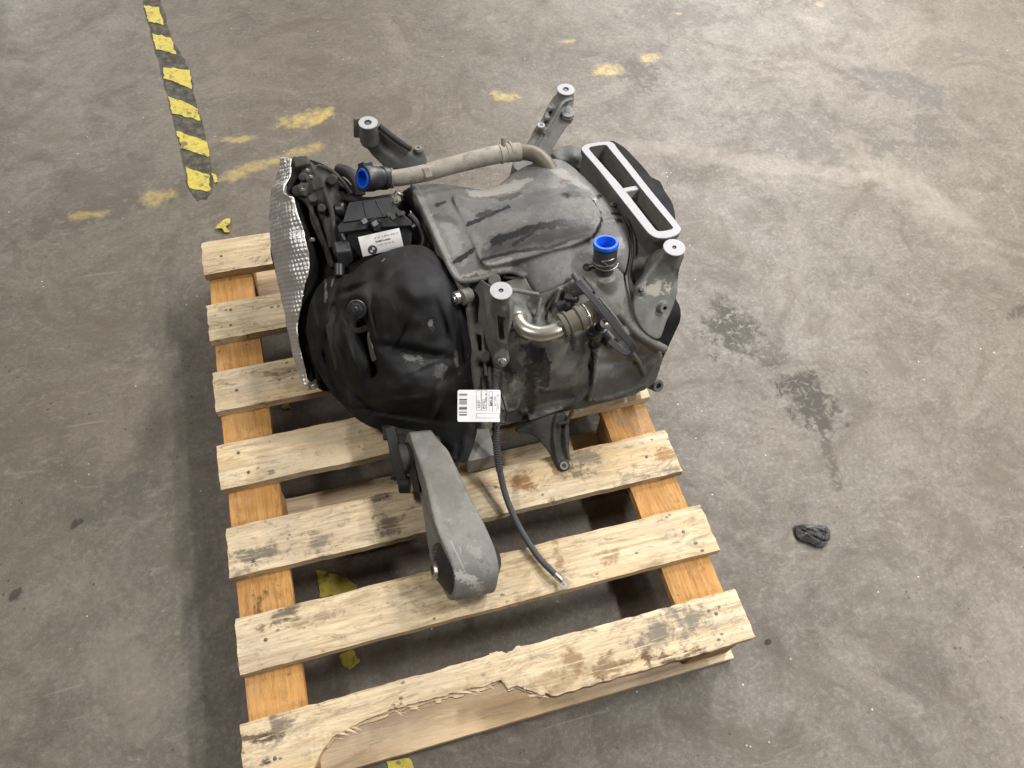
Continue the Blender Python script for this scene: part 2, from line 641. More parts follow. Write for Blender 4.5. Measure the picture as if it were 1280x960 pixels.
# remains of yellow floor paint, worn into the concrete
for (u, v, rx, ry, an, k) in [(384, 149, 0.11, 0.048, 8, 0.97), (400, 145, 0.07, 0.03, 5, 0.95), (298, 174, 0.09, 0.018, -6, 0.75), (292, 177, 0.03, 0.014, 10, 0.6), (374, 190, 0.10, 0.03, 10, 0.7), (322, 207, 0.10, 0.03, 12, 0.7), (293, 219, 0.06, 0.034, 10, 0.85),
                              (199, 245, 0.065, 0.04, 5, 0.75), (108, 269, 0.065, 0.022, -4, 0.6), (632, 121, 0.065, 0.03, -20, 0.85), (760, 88, 0.075, 0.042, 0, 0.9), (811, 72, 0.050, 0.034, 0, 0.75),
                              (708, 51, 0.04, 0.018, 0, 0.6), (848, 17, 0.02, 0.016, 0, 0.7), (1025, 5, 0.02, 0.02, 0, 0.5)]:
    pm = n.spot(U(u, v, 0), rx, ry, an, 0.55, 24, 0.7)
    c = n.mix(n.math('MULTIPLY', pm, k), c, n.mix(n.step(n.noise(45, 6, 0.7), 0.42, 0.62), (0.35, 0.27, 0.085), (0.20, 0.17, 0.115)))
c = n.mix(1.0, c, (1.12, 1.10, 1.085), 'MULTIPLY')
n.set(Base_Color=c, Roughness=n.ramp(mid, [(0.3, 0.45), (0.7, 0.60)]), Specular_IOR_Level=spec)
b1 = n.bump(n.noise(35, 8, 0.72), 0.40, 0.004)
n.bump(n.noise(260, 4, 0.7), 0.25, 0.001, b1)
M_floor = n.m

S = 14.0
fl = obj('floor', (np.array([(-S, -S, 0), (S, -S, 0), (S, S, 0), (-S, S, 0)]), [(0, 1, 2, 3)]), M_floor, smooth=False)
fl['kind'] = 'structure'

# ------------------------------------------------------------------ floor tape and old paint
n = N('tape_yellow')
w = n.step(n.noise(45, 7, 0.75, dist=0.5), 0.53, 0.62)
c = n.mix(n.noise(16, 5, 0.6), (0.42, 0.345, 0.045), (0.56, 0.47, 0.085))
c = n.mix(n.math('MULTIPLY', n.step(n.noise(70, 6, 0.8), 0.46, 0.62), 0.45), c, (0.26, 0.20, 0.06))
c = n.mix(n.math('MULTIPLY', w, 0.85), c, (0.10, 0.083, 0.045))
n.set(Base_Color=c, Roughness=0.5, Specular_IOR_Level=0.4)
n.bump(n.noise(90, 4, 0.6), 0.3, 0.002)
M_ty = n.m
n = N('tape_black')
c = n.mix(n.step(n.noise(40, 7, 0.75), 0.40, 0.66), (0.046, 0.043, 0.035), (0.120, 0.108, 0.090))
n.set(Base_Color=c, Roughness=0.7, Specular_IOR_Level=0.2)
n.bump(n.noise(90, 4, 0.6), 0.3, 0.002)
M_tb = n.m
n = N('old_yellow_paint')
c = n.mix(n.step(n.noise(38, 7, 0.75, dist=0.6), 0.46, 0.60), (0.55, 0.40, 0.10), (0.30, 0.255, 0.19))
n.set(Base_Color=c, Roughness=0.7)
M_paint = n.m
n = N('old_yellow_paint_pale')
c = n.mix(n.step(n.noise(30, 7, 0.75, dist=0.6), 0.40, 0.56), (0.50, 0.40, 0.17), (0.315, 0.28, 0.235))
n.set(Base_Color=c, Roughness=0.75)
M_paint2 = n.m


def ragged(pts, amp, per=6, sm=True):
    P = spline_closed(pts, per) if sm else np.asarray(pts, float)
    if not sm:
        out = []
        for i in range(len(P)):
            a, b = P[i], P[(i + 1) % len(P)]
            for k in range(per):
                out.append(a + (b - a) * k / per)
        P = np.array(out)
    return P + rng.normal(0, amp, P.shape)


def sheet(poly_px, z, th=0.0012):
    P = np.array([U(u, v, z) for u, v in poly_px])
    return prism(P, (0, 0, -th))


# the strip runs straight over the floor and on under the pallet
ta, tb = U(191, 0, 0)[:2], U(248, 232, 0)[:2]
tdir = (tb - ta) / np.linalg.norm(tb - ta)
tno = np.array([-tdir[1], tdir[0]])
if tno[0] < 0:
    tno = -tno
tape = thing('floor_tape', 'worn black and yellow striped hazard tape stuck along the concrete floor', 'floor tape',
             (float(tb[0]), float(tb[1]), 0))
TL = float(np.linalg.norm(tb - ta))


def tpx(s, w):
    p = ta + tdir * s + tno * w
    return p


def tape_piece(name, pts, z, m, amp=0.0025, th=0.001):
    P = ragged([(p[0], p[1]) for p in pts], amp, 7, False)
    P3 = np.column_stack([P, np.full(len(P), z)])
    return obj(name, prism(P3, (0, 0, -th)), m, tape, smooth=False)


Ht = 0.048
tape_piece('tape_backing', [U(u, v, 0.0016)[:2] for u, v in ((160, -60), (179, 0), (192, 52), (206, 108), (222, 172), (236, 236), (246, 250), (258, 248), (266, 238), (262, 186), (244, 126), (236, 84), (216, 50), (200, 0), (184, -60))], 0.0016, M_tb, 0.002)
for q in ([(180, 6), (199, 9), (204, 31), (185, 25)], [(191, 42), (214, 47), (220, 68), (195, 61)], [(203, 84), (236, 87), (240, 111), (206, 98)],
          [(211, 120), (246, 134), (251, 151), (215, 141)], [(221, 163), (259, 177), (262, 196), (226, 184)], [(232, 208), (262, 219), (262, 239), (237, 235)]):
    tape_piece('tape_stripe', [U(u, v, 0.0034)[:2] for u, v in q], 0.0034, M_ty, 0.0020)
tape_piece('tape_stripe', [U(265, 217, 0)[:2], U(270, 219, 0)[:2], U(273, 228, 0)[:2], U(268, 229, 0)[:2]], 0.003, M_ty, 0.001)
# remains of the same strip in the gaps of the pallet
rem = thing('floor_tape', 'torn yellow and black tape remains on the floor under the pallet', 'floor tape', tuple(map(float, U(420, 730, 0))))
for q in ([(395, 712), (420, 718), (446, 730), (444, 742), (424, 742), (400, 748)], [(424, 818), (440, 812), (450, 826), (438, 838), (428, 832)],
          [(352, 503), (359, 501), (362, 509), (354, 511)],
          [(484, 950), (512, 948), (518, 962), (486, 968)]):
    P = np.array([U(u, v, 0.0022) for u, v in ragged(q, 1.0, 4, False)])
    obj('tape_stripe', prism(P, (0, 0, -0.001)), M_ty, rem, smooth=False)
scrap = relief([(269, 285, 0.005), (279, 275, 0.007), (287, 273, 0.010), (287, 279, 0.007), (282, 283, 0.008), (287, 289, 0.005), (281, 290, 0.004), (277, 285, 0.006)],
               [(280, 280, 0.012)], 1.2, (0, 0, -0.003), wob=0.005)
o = obj('tape_scrap', scrap, M_ty)
o['label'] = 'crumpled scrap of yellow tape on the floor behind the pallet corner'
o['category'] = 'tape scrap'

# ------------------------------------------------------------------ pallet
YS = [(1.2, 1.0965), (1.0046, 0.9028), (0.8161, 0.7154), (0.6343, 0.5336), (0.4486, 0.3485), (0.271, 0.1725), (0.0931, 0.0)]
LP = 0.9086
ZD = 0.144
TH = 0.022


def wood(name, pale, dark, grey, knots, axis='X', mould=0.5, deck=True):
    n = N(name)
    sc = (1.0, 14, 14) if axis == 'X' else (14, 1.0, 14)
    tc = n.t.nodes.new('ShaderNodeTexCoord').outputs['Object']
    ofs = n.t.nodes.new('ShaderNodeVectorMath')
    ofs.operation = 'MULTIPLY_ADD'
    r = n.rand()
    cmb = n.t.nodes.new('ShaderNodeCombineXYZ')
    for i, k in enumerate((7.0, 3.0, 1.0)):
        n._in(cmb.inputs[i], n.math('MULTIPLY', r, k))
    ad = n.t.nodes.new('ShaderNodeVectorMath')
    ad.operation = 'ADD'
    n._in(ad.inputs[0], tc)
    n._in(ad.inputs[1], cmb.outputs[0])
    vec = ad.outputs[0]
    gv = n.map(vec, scale=sc)
    g1 = n.noise(4, 7, 0.65, gv, 0.8)
    g2 = n.noise(16, 5, 0.7, gv, 0.3)
    gw = n.wave(3.2, 5.0, n.map(vec, scale=(0.5, 6, 6) if axis == 'X' else (6, 0.5, 6)), 1.4, 3, 'Y' if axis == 'X' else 'X')
    c = n.ramp(g1, [(0.28, dark), (0.52, pale), (0.75, tuple(min(1, x * 1.12) for x in pale))])
    c = n.mix(n.math('MULTIPLY', n.step(gw, 0.55, 0.95), 0.28), c, dark)
    c = n.mix(n.math('MULTIPLY', n.step(g2, 0.50, 0.72), 0.40), c, tuple(x * 0.62 for x in dark))
    fib = n.noise(42, 5, 0.75, n.map(vec, scale=(0.35, 5, 5) if axis == 'X' else (5, 0.35, 5)), 0.6)
    c = n.mix(n.math('MULTIPLY', n.step(fib, 0.46, 0.66), 0.34), c, tuple(x * 0.55 for x in dark))
    c = n.mix(n.math('MULTIPLY', n.step(fib, 0.48, 0.36), 0.30), c, tuple(min(1, x * 1.22) for x in pale))
    big_ = n.noise(3.5, 4, 0.6, n.map(vec, scale=(0.5, 2, 1) if axis == 'X' else (2, 0.5, 1)))
    c = n.mix(n.math('MULTIPLY', n.step(big_, 0.48, 0.66), 0.50), c, tuple(a_ * b_ for a_, b_ in zip(pale, (0.86, 0.70, 0.46))))
    rs = n.noise(13, 8, 0.8, n.map(vec, scale=(0.45, 2.6, 2.6) if axis == 'X' else (2.6, 0.45, 2.6)), 0.8)
    c = n.mix(n.math('MULTIPLY', n.step(rs, 0.53, 0.62), 0.60), c, tuple(x * 0.60 for x in dark))
    c = n.mix(n.math('MULTIPLY', n.step(rs, 0.44, 0.34), 0.55), c, tuple(min(1, x * 1.16) for x in pale))
    # board to board difference
    c = n.mix(n.math('MULTIPLY', n.rand(), 0.16), c, grey)
    pv = n.map(vec, scale=(0.55, 1.3, 1) if axis == 'X' else (1.3, 0.55, 1))
    c = n.mix(n.math('MULTIPLY', n.step(n.noise(9, 7, 0.75, pv, 0.6), 0.47, 0.62), 0.48 * mould + 0.1), c, grey)
    c = n.mix(n.math('MULTIPLY', n.step(n.noise(22, 8, 0.8, pv, 0.8), 0.535, 0.64), n.math('MULTIPLY', n.math('ADD', n.rand(), 0.45), mould)), c, tuple(x * 0.34 for x in grey))
    c = n.mix(n.math('MULTIPLY', n.step(n.noise(48, 7, 0.8, pv, 0.5), 0.565, 0.66), mould), c, tuple(x * 0.30 for x in grey))
    dots = n.math('MULTIPLY', n.step(n.voro(62, n.map(vec, scale=(0.7, 1, 0.3))), 0.24, 0.14), n.step(n.noise(20, 3, 0.6, vec), 0.55, 0.62))
    c = n.mix(n.math('MULTIPLY', dots, 0.75 * min(1, mould * 1.6)), c, (0.055, 0.042, 0.030))
    for (u, v, rx, ry, an, col, k) in knots:
        c = n.mix(n.math('MULTIPLY', n.math('MULTIPLY', n.spot(U(u, v, ZD), rx * 1.6, ry * 1.6, an - 14, 0.95, 38, 0.75), n.step(fib, 0.34, 0.50)), k), c, col)
    n.set(Base_Color=c, Roughness=0.78, Specular_IOR_Level=0.22)
    h = n.mix(0.5, g1, g2)
    b = n.bump(h, 0.55, 0.004)
    n.bump(n.noise(70, 6, 0.75, n.map(vec, scale=(0.4, 1, 1) if axis == 'X' else (1, 0.4, 1))), 0.5, 0.002, b)
    return n.m


BLK = (0.040, 0.034, 0.030)
BRN = (0.150, 0.085, 0.042)
GRY = (0.150, 0.135, 0.118)
M_deck = wood('weathered_pine', (0.67, 0.555, 0.385), (0.44, 0.315, 0.175), (0.40, 0.345, 0.265), [
    (836, 782, 0.060, 0.030, 20, GRY, 0.85), (850, 822, 0.055, 0.012, 8, (0.075, 0.052, 0.035), 0.9), (812, 750, 0.04, 0.012, 12, (0.085, 0.070, 0.055), 0.8),
    (765, 832, 0.045, 0.016, 10, BRN, 0.75), (745, 858, 0.018, 0.010, 0, (0.10, 0.06, 0.03), 0.8), (715, 823, 0.018, 0.013, 0, (0.24, 0.155, 0.085), 0.8),
    (690, 852, 0.05, 0.012, 12, (0.27, 0.17, 0.08), 0.6),
    (352, 772, 0.030, 0.012, 45, (0.085, 0.062, 0.045), 0.8), (380, 775, 0.05, 0.008, 12, BRN, 0.5), (760, 694, 0.016, 0.015, 0, (0.30, 0.185, 0.100), 0.85),
    (696, 690, 0.008, 0.026, 10, (0.22, 0.13, 0.06), 0.7), (560, 760, 0.03, 0.008, 12, (0.24, 0.16, 0.085), 0.4), (660, 745, 0.03, 0.008, 10, (0.20, 0.13, 0.07), 0.5),
    (325, 692, 0.050, 0.016, 14, (0.105, 0.095, 0.090), 0.8), (300, 715, 0.02, 0.012, 14, GRY, 0.7), (400, 680, 0.02, 0.018, 0, (0.14, 0.115, 0.10), 0.75),
    (487, 655, 0.025, 0.020, 40, (0.10, 0.075, 0.058), 0.8), (470, 622, 0.022, 0.010, 14, (0.06, 0.048, 0.040), 0.85),
    (655, 602, 0.022, 0.014, 0, (0.25, 0.12, 0.045), 0.85), (690, 626, 0.015, 0.007, 10, (0.03, 0.026, 0.024), 0.95), (736, 574, 0.03, 0.016, 10, GRY, 0.75),
    (716, 590, 0.022, 0.014, 20, (0.10, 0.086, 0.075), 0.75), (835, 566, 0.022, 0.013, 30, (0.26, 0.135, 0.05), 0.8), (842, 590, 0.03, 0.010, 10, (0.17, 0.14, 0.11), 0.7),
    (800, 596, 0.06, 0.010, 12, (0.20, 0.165, 0.125), 0.6),
    (350, 908, 0.022, 0.014, 40, (0.12, 0.095, 0.078), 0.8), (318, 922, 0.035, 0.005, 4, (0.075, 0.058, 0.046), 0.9), (333, 952, 0.008, 0.006, 0, (0.05, 0.035, 0.025), 0.9),
    (305, 488, 0.05, 0.02, 10, (0.36, 0.315, 0.25), 0.6), (290, 408, 0.05, 0.02, 10, (0.33, 0.255, 0.16), 0.5),
    (420, 575, 0.10, 0.03, 10, (0.66, 0.55, 0.40), 0.6), (340, 590, 0.008, 0.005, 0, (0.05, 0.045, 0.04), 0.8)], mould=0.62)
M_string = wood('orange_pine', (0.53, 0.285, 0.095), (0.36, 0.165, 0.045), (0.50, 0.35, 0.19), [
    (322, 735, 0.012, 0.026, 0, (0.045, 0.03, 0.02), 0.9), (345, 752, 0.010, 0.010, 0, (0.10, 0.06, 0.035), 0.7), (820, 545, 0.03, 0.02, 0, GRY, 0.6),
    (850, 612, 0.022, 0.016, 40, (0.14, 0.115, 0.10), 0.75), (800, 515, 0.05, 0.03, 0, (0.28, 0.19, 0.12), 0.6), (862, 700, 0.012, 0.012, 0, (0.28, 0.15, 0.06), 0.6)], axis='Y', mould=0.40)
M_low = wood('pale_pine', (0.74, 0.60, 0.43), (0.58, 0.43, 0.27), (0.66, 0.53, 0.39), [], mould=0.06)
M_block = wood('block_pine', (0.42, 0.255, 0.12), (0.30, 0.165, 0.07), (0.38, 0.26, 0.15), [], mould=0.1)
M_nail = simple('rusty_nail', (0.16, 0.11, 0.08), 0.55, 0.6, var=0.4, vscale=300)

pal = thing('pallet', 'weathered wooden pallet with a broken front deck board under the drive unit', 'pallet', (0.45, 0.6, 0.0))


def board(x0, x1, fy0, fy1, ztop, th, nx=56, ny=9, rag=0.0022, rough=0.0011, seed=0, warp=0.0):
    """plank with worn, uneven edges: fy0/fy1 give near and far edge along x"""
    xs = np.linspace(x0, x1, nx)
    V = []
    o = seed * 7.31
    top, bot = [], []
    for i, x in enumerate(xs):
        a, b = fy0(x), fy1(x)
        a += rag * (noise.noise(Vector((x * 14, o, 0))) + 0.8 * noise.noise(Vector((x * 60, o, 3))))
        b += rag * (noise.noise(Vector((x * 14, o, 9))) + 0.8 * noise.noise(Vector((x * 60, o, 5))))
        rt, rb = [], []
        for j in range(ny):
            t = j / (ny - 1)
            y = a + (b - a) * t
            xe = x
            if i in (0, nx - 1):
                xe += rag * 1.5 * noise.noise(Vector((y * 60, o, 20 + i)))
            e = min(t, 1 - t) * (b - a)
            z = ztop + rough * (noise.noise(Vector((x * 9, y * 90, o))) + noise.noise(Vector((x * 40, y * 200, o)))) + warp * (x - 0.45) ** 2
            ex = min(x - x0, x1 - x)
            z -= 0.0016 * math.exp(-e / 0.003) + 0.0012 * math.exp(-ex / 0.004)
            rt.append((xe, y, z))
            rb.append((xe, y, ztop - th))
        top.append(rt)
        bot.append(rb)
    for g in (top, bot):
        for r in g:
            V += r
    F = []
    K = nx * ny
    for i in range(nx - 1):
        for j in range(ny - 1):
            q = (i * ny + j, (i + 1) * ny + j, (i + 1) * ny + j + 1, i * ny + j + 1)
            F.append(q)
            F.append(tuple(K + k for k in q[::-1]))
    for i in range(nx - 1):
        for j in (0, ny - 1):
            F.append((i * ny + j, (i + 1) * ny + j, K + (i + 1) * ny + j, K + i * ny + j))
    for j in range(ny - 1):
        for i in (0, nx - 1):
            F.append((i * ny + j, i * ny + j + 1, K + i * ny + j + 1, K + i * ny + j))
    return np.array(V), F


def nail(p, par):
    p = np.array(p, float)
    obj('nail', lathe(p - (0, 0, 0.003), (0, 0, 1), [(0, 0.0034), (0.0034, 0.0034), (0.0040, 0.0024)], 10), M_nail, par)


for i, (y1, y0) in enumerate(YS):
    x0 = [0.0, 0.0, 0.0, -0.004, 0.0, 0.002, -0.004][i]
    x1 = LP + [0, 0, 0, 0, 0.0, 0.006, 0.002][i]
    lab = None
    if i < 6:
        f0 = (lambda x, y0=y0: y0)
        f1 = (lambda x, y1=y1: y1)
        g = board(x0, x1, f0, f1, ZD, TH, seed=i + 1)
    else:
        lab = 'front deck board split along its left half'
        X0 = [-0.01, 0.105, 0.125, 0.142, 0.20, 0.30, 0.40, 0.438, 0.446, 0.462, 0.478, 0.505, 0.525, 0.95]
        Y0 = [-0.004, -0.004, 0.018, 0.034, 0.046, 0.050, 0.046, 0.048, 0.030, 0.036, 0.018, 0.004, -0.002, 0.0]
        X1 = [-0.01, 0.30, 0.445, 0.452, 0.458, 0.470, 0.48, 0.95]
        Y1 = [0.092, 0.093, 0.094, 0.093, 0.086, 0.087, 0.094, 0.094]
        jag = rng.random(400)

        def torn(x):
            y = float(np.interp(x, X0, Y0))
            if 0.105 < x < 0.515:
                k = x / 0.019 + 2 * math.sin(x * 23)
                f = k - int(k)
                y += 0.0045 * jag[int(k)] ** 2 * (1 - f) ** 0.7 + 0.0035 * noise.noise(Vector((x * 38, 1, 4))) + 0.0012 * noise.noise(Vector((x * 170, 1, 4)))
            return y
        g = board(x0, x1, torn, lambda x: float(np.interp(x, X1, Y1)) + (0.004 * jag[int(x / 0.006)] if 0.43 < x < 0.49 else 0), ZD, TH, 420, 11, seed=9)
    b = obj('deck_board', g, M_deck, pal, lab, sharp=30)
    for xx in (0.05, 0.85):
        for t in ((0.28, 0.74) if rng.random() > 0.45 else (0.5 + rng.normal(0, 0.15),)):
            nail((xx + rng.normal(0, 0.006), y0 + (y1 - y0) * t + rng.normal(0, 0.004), ZD + 0.0006), b)
for xa, xb in ((0.006, 0.104), (0.796, 0.897)):
    V, F = board(0.006, 1.192, lambda y, xa=xa: xa, lambda y, xb=xb: xb, ZD - TH - 0.001, TH, 60, 7, 0.001, 0.0006, seed=xa * 40)
    V = V[:, [1, 0, 2]]
    obj('stringer_board', (V, F), M_string, pal, sharp=30)
for yy in (0.045, 0.49, 1.145):
    V, F = board(0.004, 0.902, lambda x, yy=yy: yy - 0.052, lambda x, yy=yy: yy + 0.052, 0.024, 0.022, 50, 7, 0.001, 0.0006, seed=yy * 30)
    obj('bottom_board', (V, F), M_low, pal, sharp=30)
    for xx in (0.055, 0.846):
        obj('block', box((xx, yy + 0.004, 0.0612), (0.094, 0.088, 0.0735)), M_block, pal, bevel=0.003, smooth=False)

# lower, paler wood fibres left standing along the break
g = board(0.128, 0.50, lambda x: torn(x) - 0.0035 - 0.0035 * noise.noise(Vector((x * 26, 8, 2))) - 0.0045 * jag[int(x / 0.011)] ** 3, lambda x: torn(x) + 0.012, ZD - 0.0095, 0.011, 220, 5, 0.001, 0.001, seed=21)
obj('torn_layer', g, M_low, pal, sharp=25)
# splinters where the front board broke
for k in range(16):
    x = 0.12 + 0.38 * rng.random()
    y = float(np.interp(x, X0, Y0)) - 0.001
    L = 0.014 + 0.03 * rng.random()
    z = ZD - 0.004 - 0.014 * rng.random()
    dy = -0.004 - 0.006 * rng.random()
    obj('splinter', tube([(x - L / 2, y + 0.004, z), (x, y, z + 0.001), (x + L / 2, y + dy, z - 0.002 * rng.random())], [0.0022, 0.0028, 0.0004], 6, 5), M_low, pal)

# ------------------------------------------------------------------ plastic fragment on the floor
n = N('broken_black_plastic')
c = n.mix(n.step(n.noise(60, 5, 0.7, n.map(rot=(0, 0, 0.5), scale=(0.5, 2, 1))), 0.5, 0.7), (0.022, 0.022, 0.025), (0.13, 0.13, 0.135))
n.set(Base_Color=c, Roughness=0.55)
n.bump(n.noise(70, 5, 0.7), 0.5, 0.003)
fr = relief([(994, 657, 0.010), (1006, 655, 0.018), (1022, 656, 0.020), (1033, 657, 0.018), (1038, 664, 0.016), (1038, 674, 0.012), (1032, 680, 0.010),
             (1030, 684, 0.006), (1022, 684, 0.006), (1012, 679, 0.007), (1000, 675, 0.006), (995, 668, 0.006)],
            [(1010, 664, 0.018), (1026, 666, 0.020), (1014, 672, 0.015), (1024, 677, 0.016), (1018, 668, 0.018)], 1.6, (0.001, 0.002, -0.006),
            bumps=[(1004, 664, 5, 1.2, 25, -0.004), (1020, 672, 9, 1.2, 25, -0.005), (1010, 668, 9, 1.0, 25, 0.003), (1030, 676, 5, 1.2, 10, -0.004), (1026, 664, 7, 1.2, 20, -0.005), (1014, 661, 9, 1.2, 20, 0.004), (1030, 670, 1.5, 8, 20, -0.004)], wob=0.002, per=1)
o = obj('plastic_fragment', fr, n.m, sharp=16)
o['label'] = 'small broken black plastic fragment lying alone on the concrete right of the pallet'
o['category'] = 'plastic fragment'

# ================================================================== the drive unit
def alu(name, dark, base, light, marks=(), rough=0.62, metal=0.1, dirt=0.5, grain=1.0):
    """old cast aluminium: matt, dusty, oil-stained"""
    n = N(name)
    a = n.noise(7, 7, 0.62, dist=0.5)
    b = n.noise(34, 7, 0.68, dist=0.3)
    c = n.ramp(a, [(0.30, dark), (0.52, base), (0.74, light)])
    c = n.mix(n.math('MULTIPLY', n.step(b, 0.50, 0.68), dirt), c, tuple(x * 0.45 for x in dark))
    c = n.mix(n.math('MULTIPLY', n.step(n.noise(55, 6, 0.7), 0.56, 0.72), 0.35), c, tuple(min(1, x * 1.5) for x in light))
    r = n.ramp(b, [(0.3, rough - 0.08), (0.7, rough + 0.14)])
    for m in marks:
        if m[0] == 's':
            _, u0, v0, u1, v1, z, w, col, k, rr, wb, sc_ = m
            s = n.math('MULTIPLY', n.streak(u0, v0, u1, v1, z, w * 1.15, wb, sc_, 0.5), k)
            if k >= 0.85:
                c = n.mix(n.math('MULTIPLY', n.streak(u0, v0, u1, v1, z, w * 2.6, wb, sc_ * 0.6, 0.8), 0.45), c, (0.075, 0.074, 0.075))
            c = n.mix(s, c, col)
            if rr is not None:
                r = n.mix(s, r, (rr, rr, rr))
            continue
        (u, v, z, rx, ry, an, col, k, rr) = m[:9]
        s = n.math('MULTIPLY', n.spot(U(u, v, z), rx, ry, an, m[9] if len(m) > 9 else 0.55, m[10] if len(m) > 10 else 28, 0.35), k)
        c = n.mix(s, c, col)
        if rr is not None:
            r = n.mix(s, r, (rr, rr, rr))
    n.set(Base_Color=c, Roughness=r, Metallic=metal, Specular_IOR_Level=0.3)
    b1 = n.bump(n.noise(300, 3, 0.6), 0.25 * grain, 0.0012)
    n.bump(n.noise(45, 5, 0.65), 0.22 * grain, 0.003, b1)
    return n.m


OIL_AND_SHADE = (0.020, 0.020, 0.022)
OIL2 = (0.045, 0.043, 0.042)
GRN = (0.035, 0.034, 0.034)
M_cover = alu('stained_cast_cover', (0.088, 0.087, 0.088), (0.145, 0.143, 0.142), (0.23, 0.224, 0.215), [
    ('s', 581, 240, 665, 228, .468, 18, (0.37, 0.355, 0.33), 0.65, None, 0.35, 30), ('s', 690, 215, 740, 240, .48, 20, (0.30, 0.29, 0.275), 0.5, None, 0.4, 30),
 ('s', 745, 330, 778, 300, .45, 24, (0.36, 0.345, 0.31), 0.6, None, 0.5, 35),
    ('s', 580, 330, 556, 275, .46, 16, (0.24, 0.24, 0.245), 0.6, None, 0.4, 30), ('s', 575, 345, 640, 332, .45, 8, (0.33, 0.315, 0.285), 0.5, None, 0.5, 50),
    ('s', 600, 264, 742, 238, .482, 26, (0.075, 0.075, 0.077), 0.55, None, 0.6, 26), ('s', 604, 308, 700, 300, .472, 32, (0.030, 0.030, 0.032), 0.85, None, 0.35, 30),
    ('s', 680, 303, 745, 287, .472, 20, (0.035, 0.035, 0.037), 0.8, None, 0.3, 30), ('s', 632, 306, 742, 290, .472, 24, (0.022, 0.022, 0.024), 0.85, None, 0.3, 22), ('s', 600, 318, 650, 306, .468, 16, (0.035, 0.035, 0.037), 0.7, None, 0.4, 30),
    ('s', 650, 291, 752, 276, .475, 11, OIL_AND_SHADE, 0.97, 0.36, 0.16, 45), ('s', 612, 301, 675, 288, .475, 13, OIL_AND_SHADE, 0.95, 0.36, 0.25, 45), ('s', 640, 308, 672, 290, .475, 7, OIL_AND_SHADE, 0.92, 0.36, 0.25, 45),
    ('s', 600, 324, 690, 312, .466, 6, OIL_AND_SHADE, 0.95, 0.38, 0.16, 40), ('s', 680, 314, 745, 292, .468, 5, OIL_AND_SHADE, 0.95, 0.38, 0.14, 40), ('s', 742, 296, 748, 276, .472, 8, OIL_AND_SHADE, 0.95, 0.38, 0.14, 40),  # first two streaks: shade along the plateau's lower lip, painted dark like the oil
    ('s', 562, 326, 596, 310, .462, 7, OIL_AND_SHADE, 0.9, 0.3, 0.25, 50), ('s', 582, 277, 638, 259, .477, 6, OIL_AND_SHADE, 0.9, 0.3, 0.22, 50), ('s', 594, 268, 618, 264, .475, 11, GRN, 0.85, 0.5, 0.7, 80),
    ('s', 542, 257, 560, 252, .462, 6, OIL_AND_SHADE, 0.75, 0.35, 0.4, 50), ('s', 540, 268, 575, 280, .462, 10, (0.075, 0.075, 0.078), 0.6, 0.45, 0.6, 40), ('s', 620, 250, 652, 242, .478, 12, GRN, 0.75, 0.55, 0.7, 70),
    ('s', 741, 244, 748, 295, .474, 6, OIL_AND_SHADE, 0.97, 0.34, 0.13, 45), ('s', 746, 268, 778, 266, .468, 5, OIL_AND_SHADE, 0.97, 0.34, 0.16, 45), ('s', 748, 278, 779, 275, .466, 6, OIL_AND_SHADE, 0.97, 0.34, 0.16, 45), ('s', 740, 252, 752, 240, .476, 6, OIL_AND_SHADE, 0.9, 0.22, 0.2, 45),
    ('s', 704, 248, 728, 242, .485, 12, GRN, 0.85, 0.55, 0.8, 90), ('s', 699, 230, 715, 224, .487, 7, (0.10, 0.035, 0.028), 0.7, 0.5, 0.6, 60), ('s', 575, 348, 600, 342, .45, 7, GRN, 0.8, 0.5, 0.5, 60),
    ('s', 640, 285, 700, 272, .482, 5, (0.09, 0.09, 0.09), 0.6, 0.45, 0.4, 50)], 0.60, 0.12, 0.30)
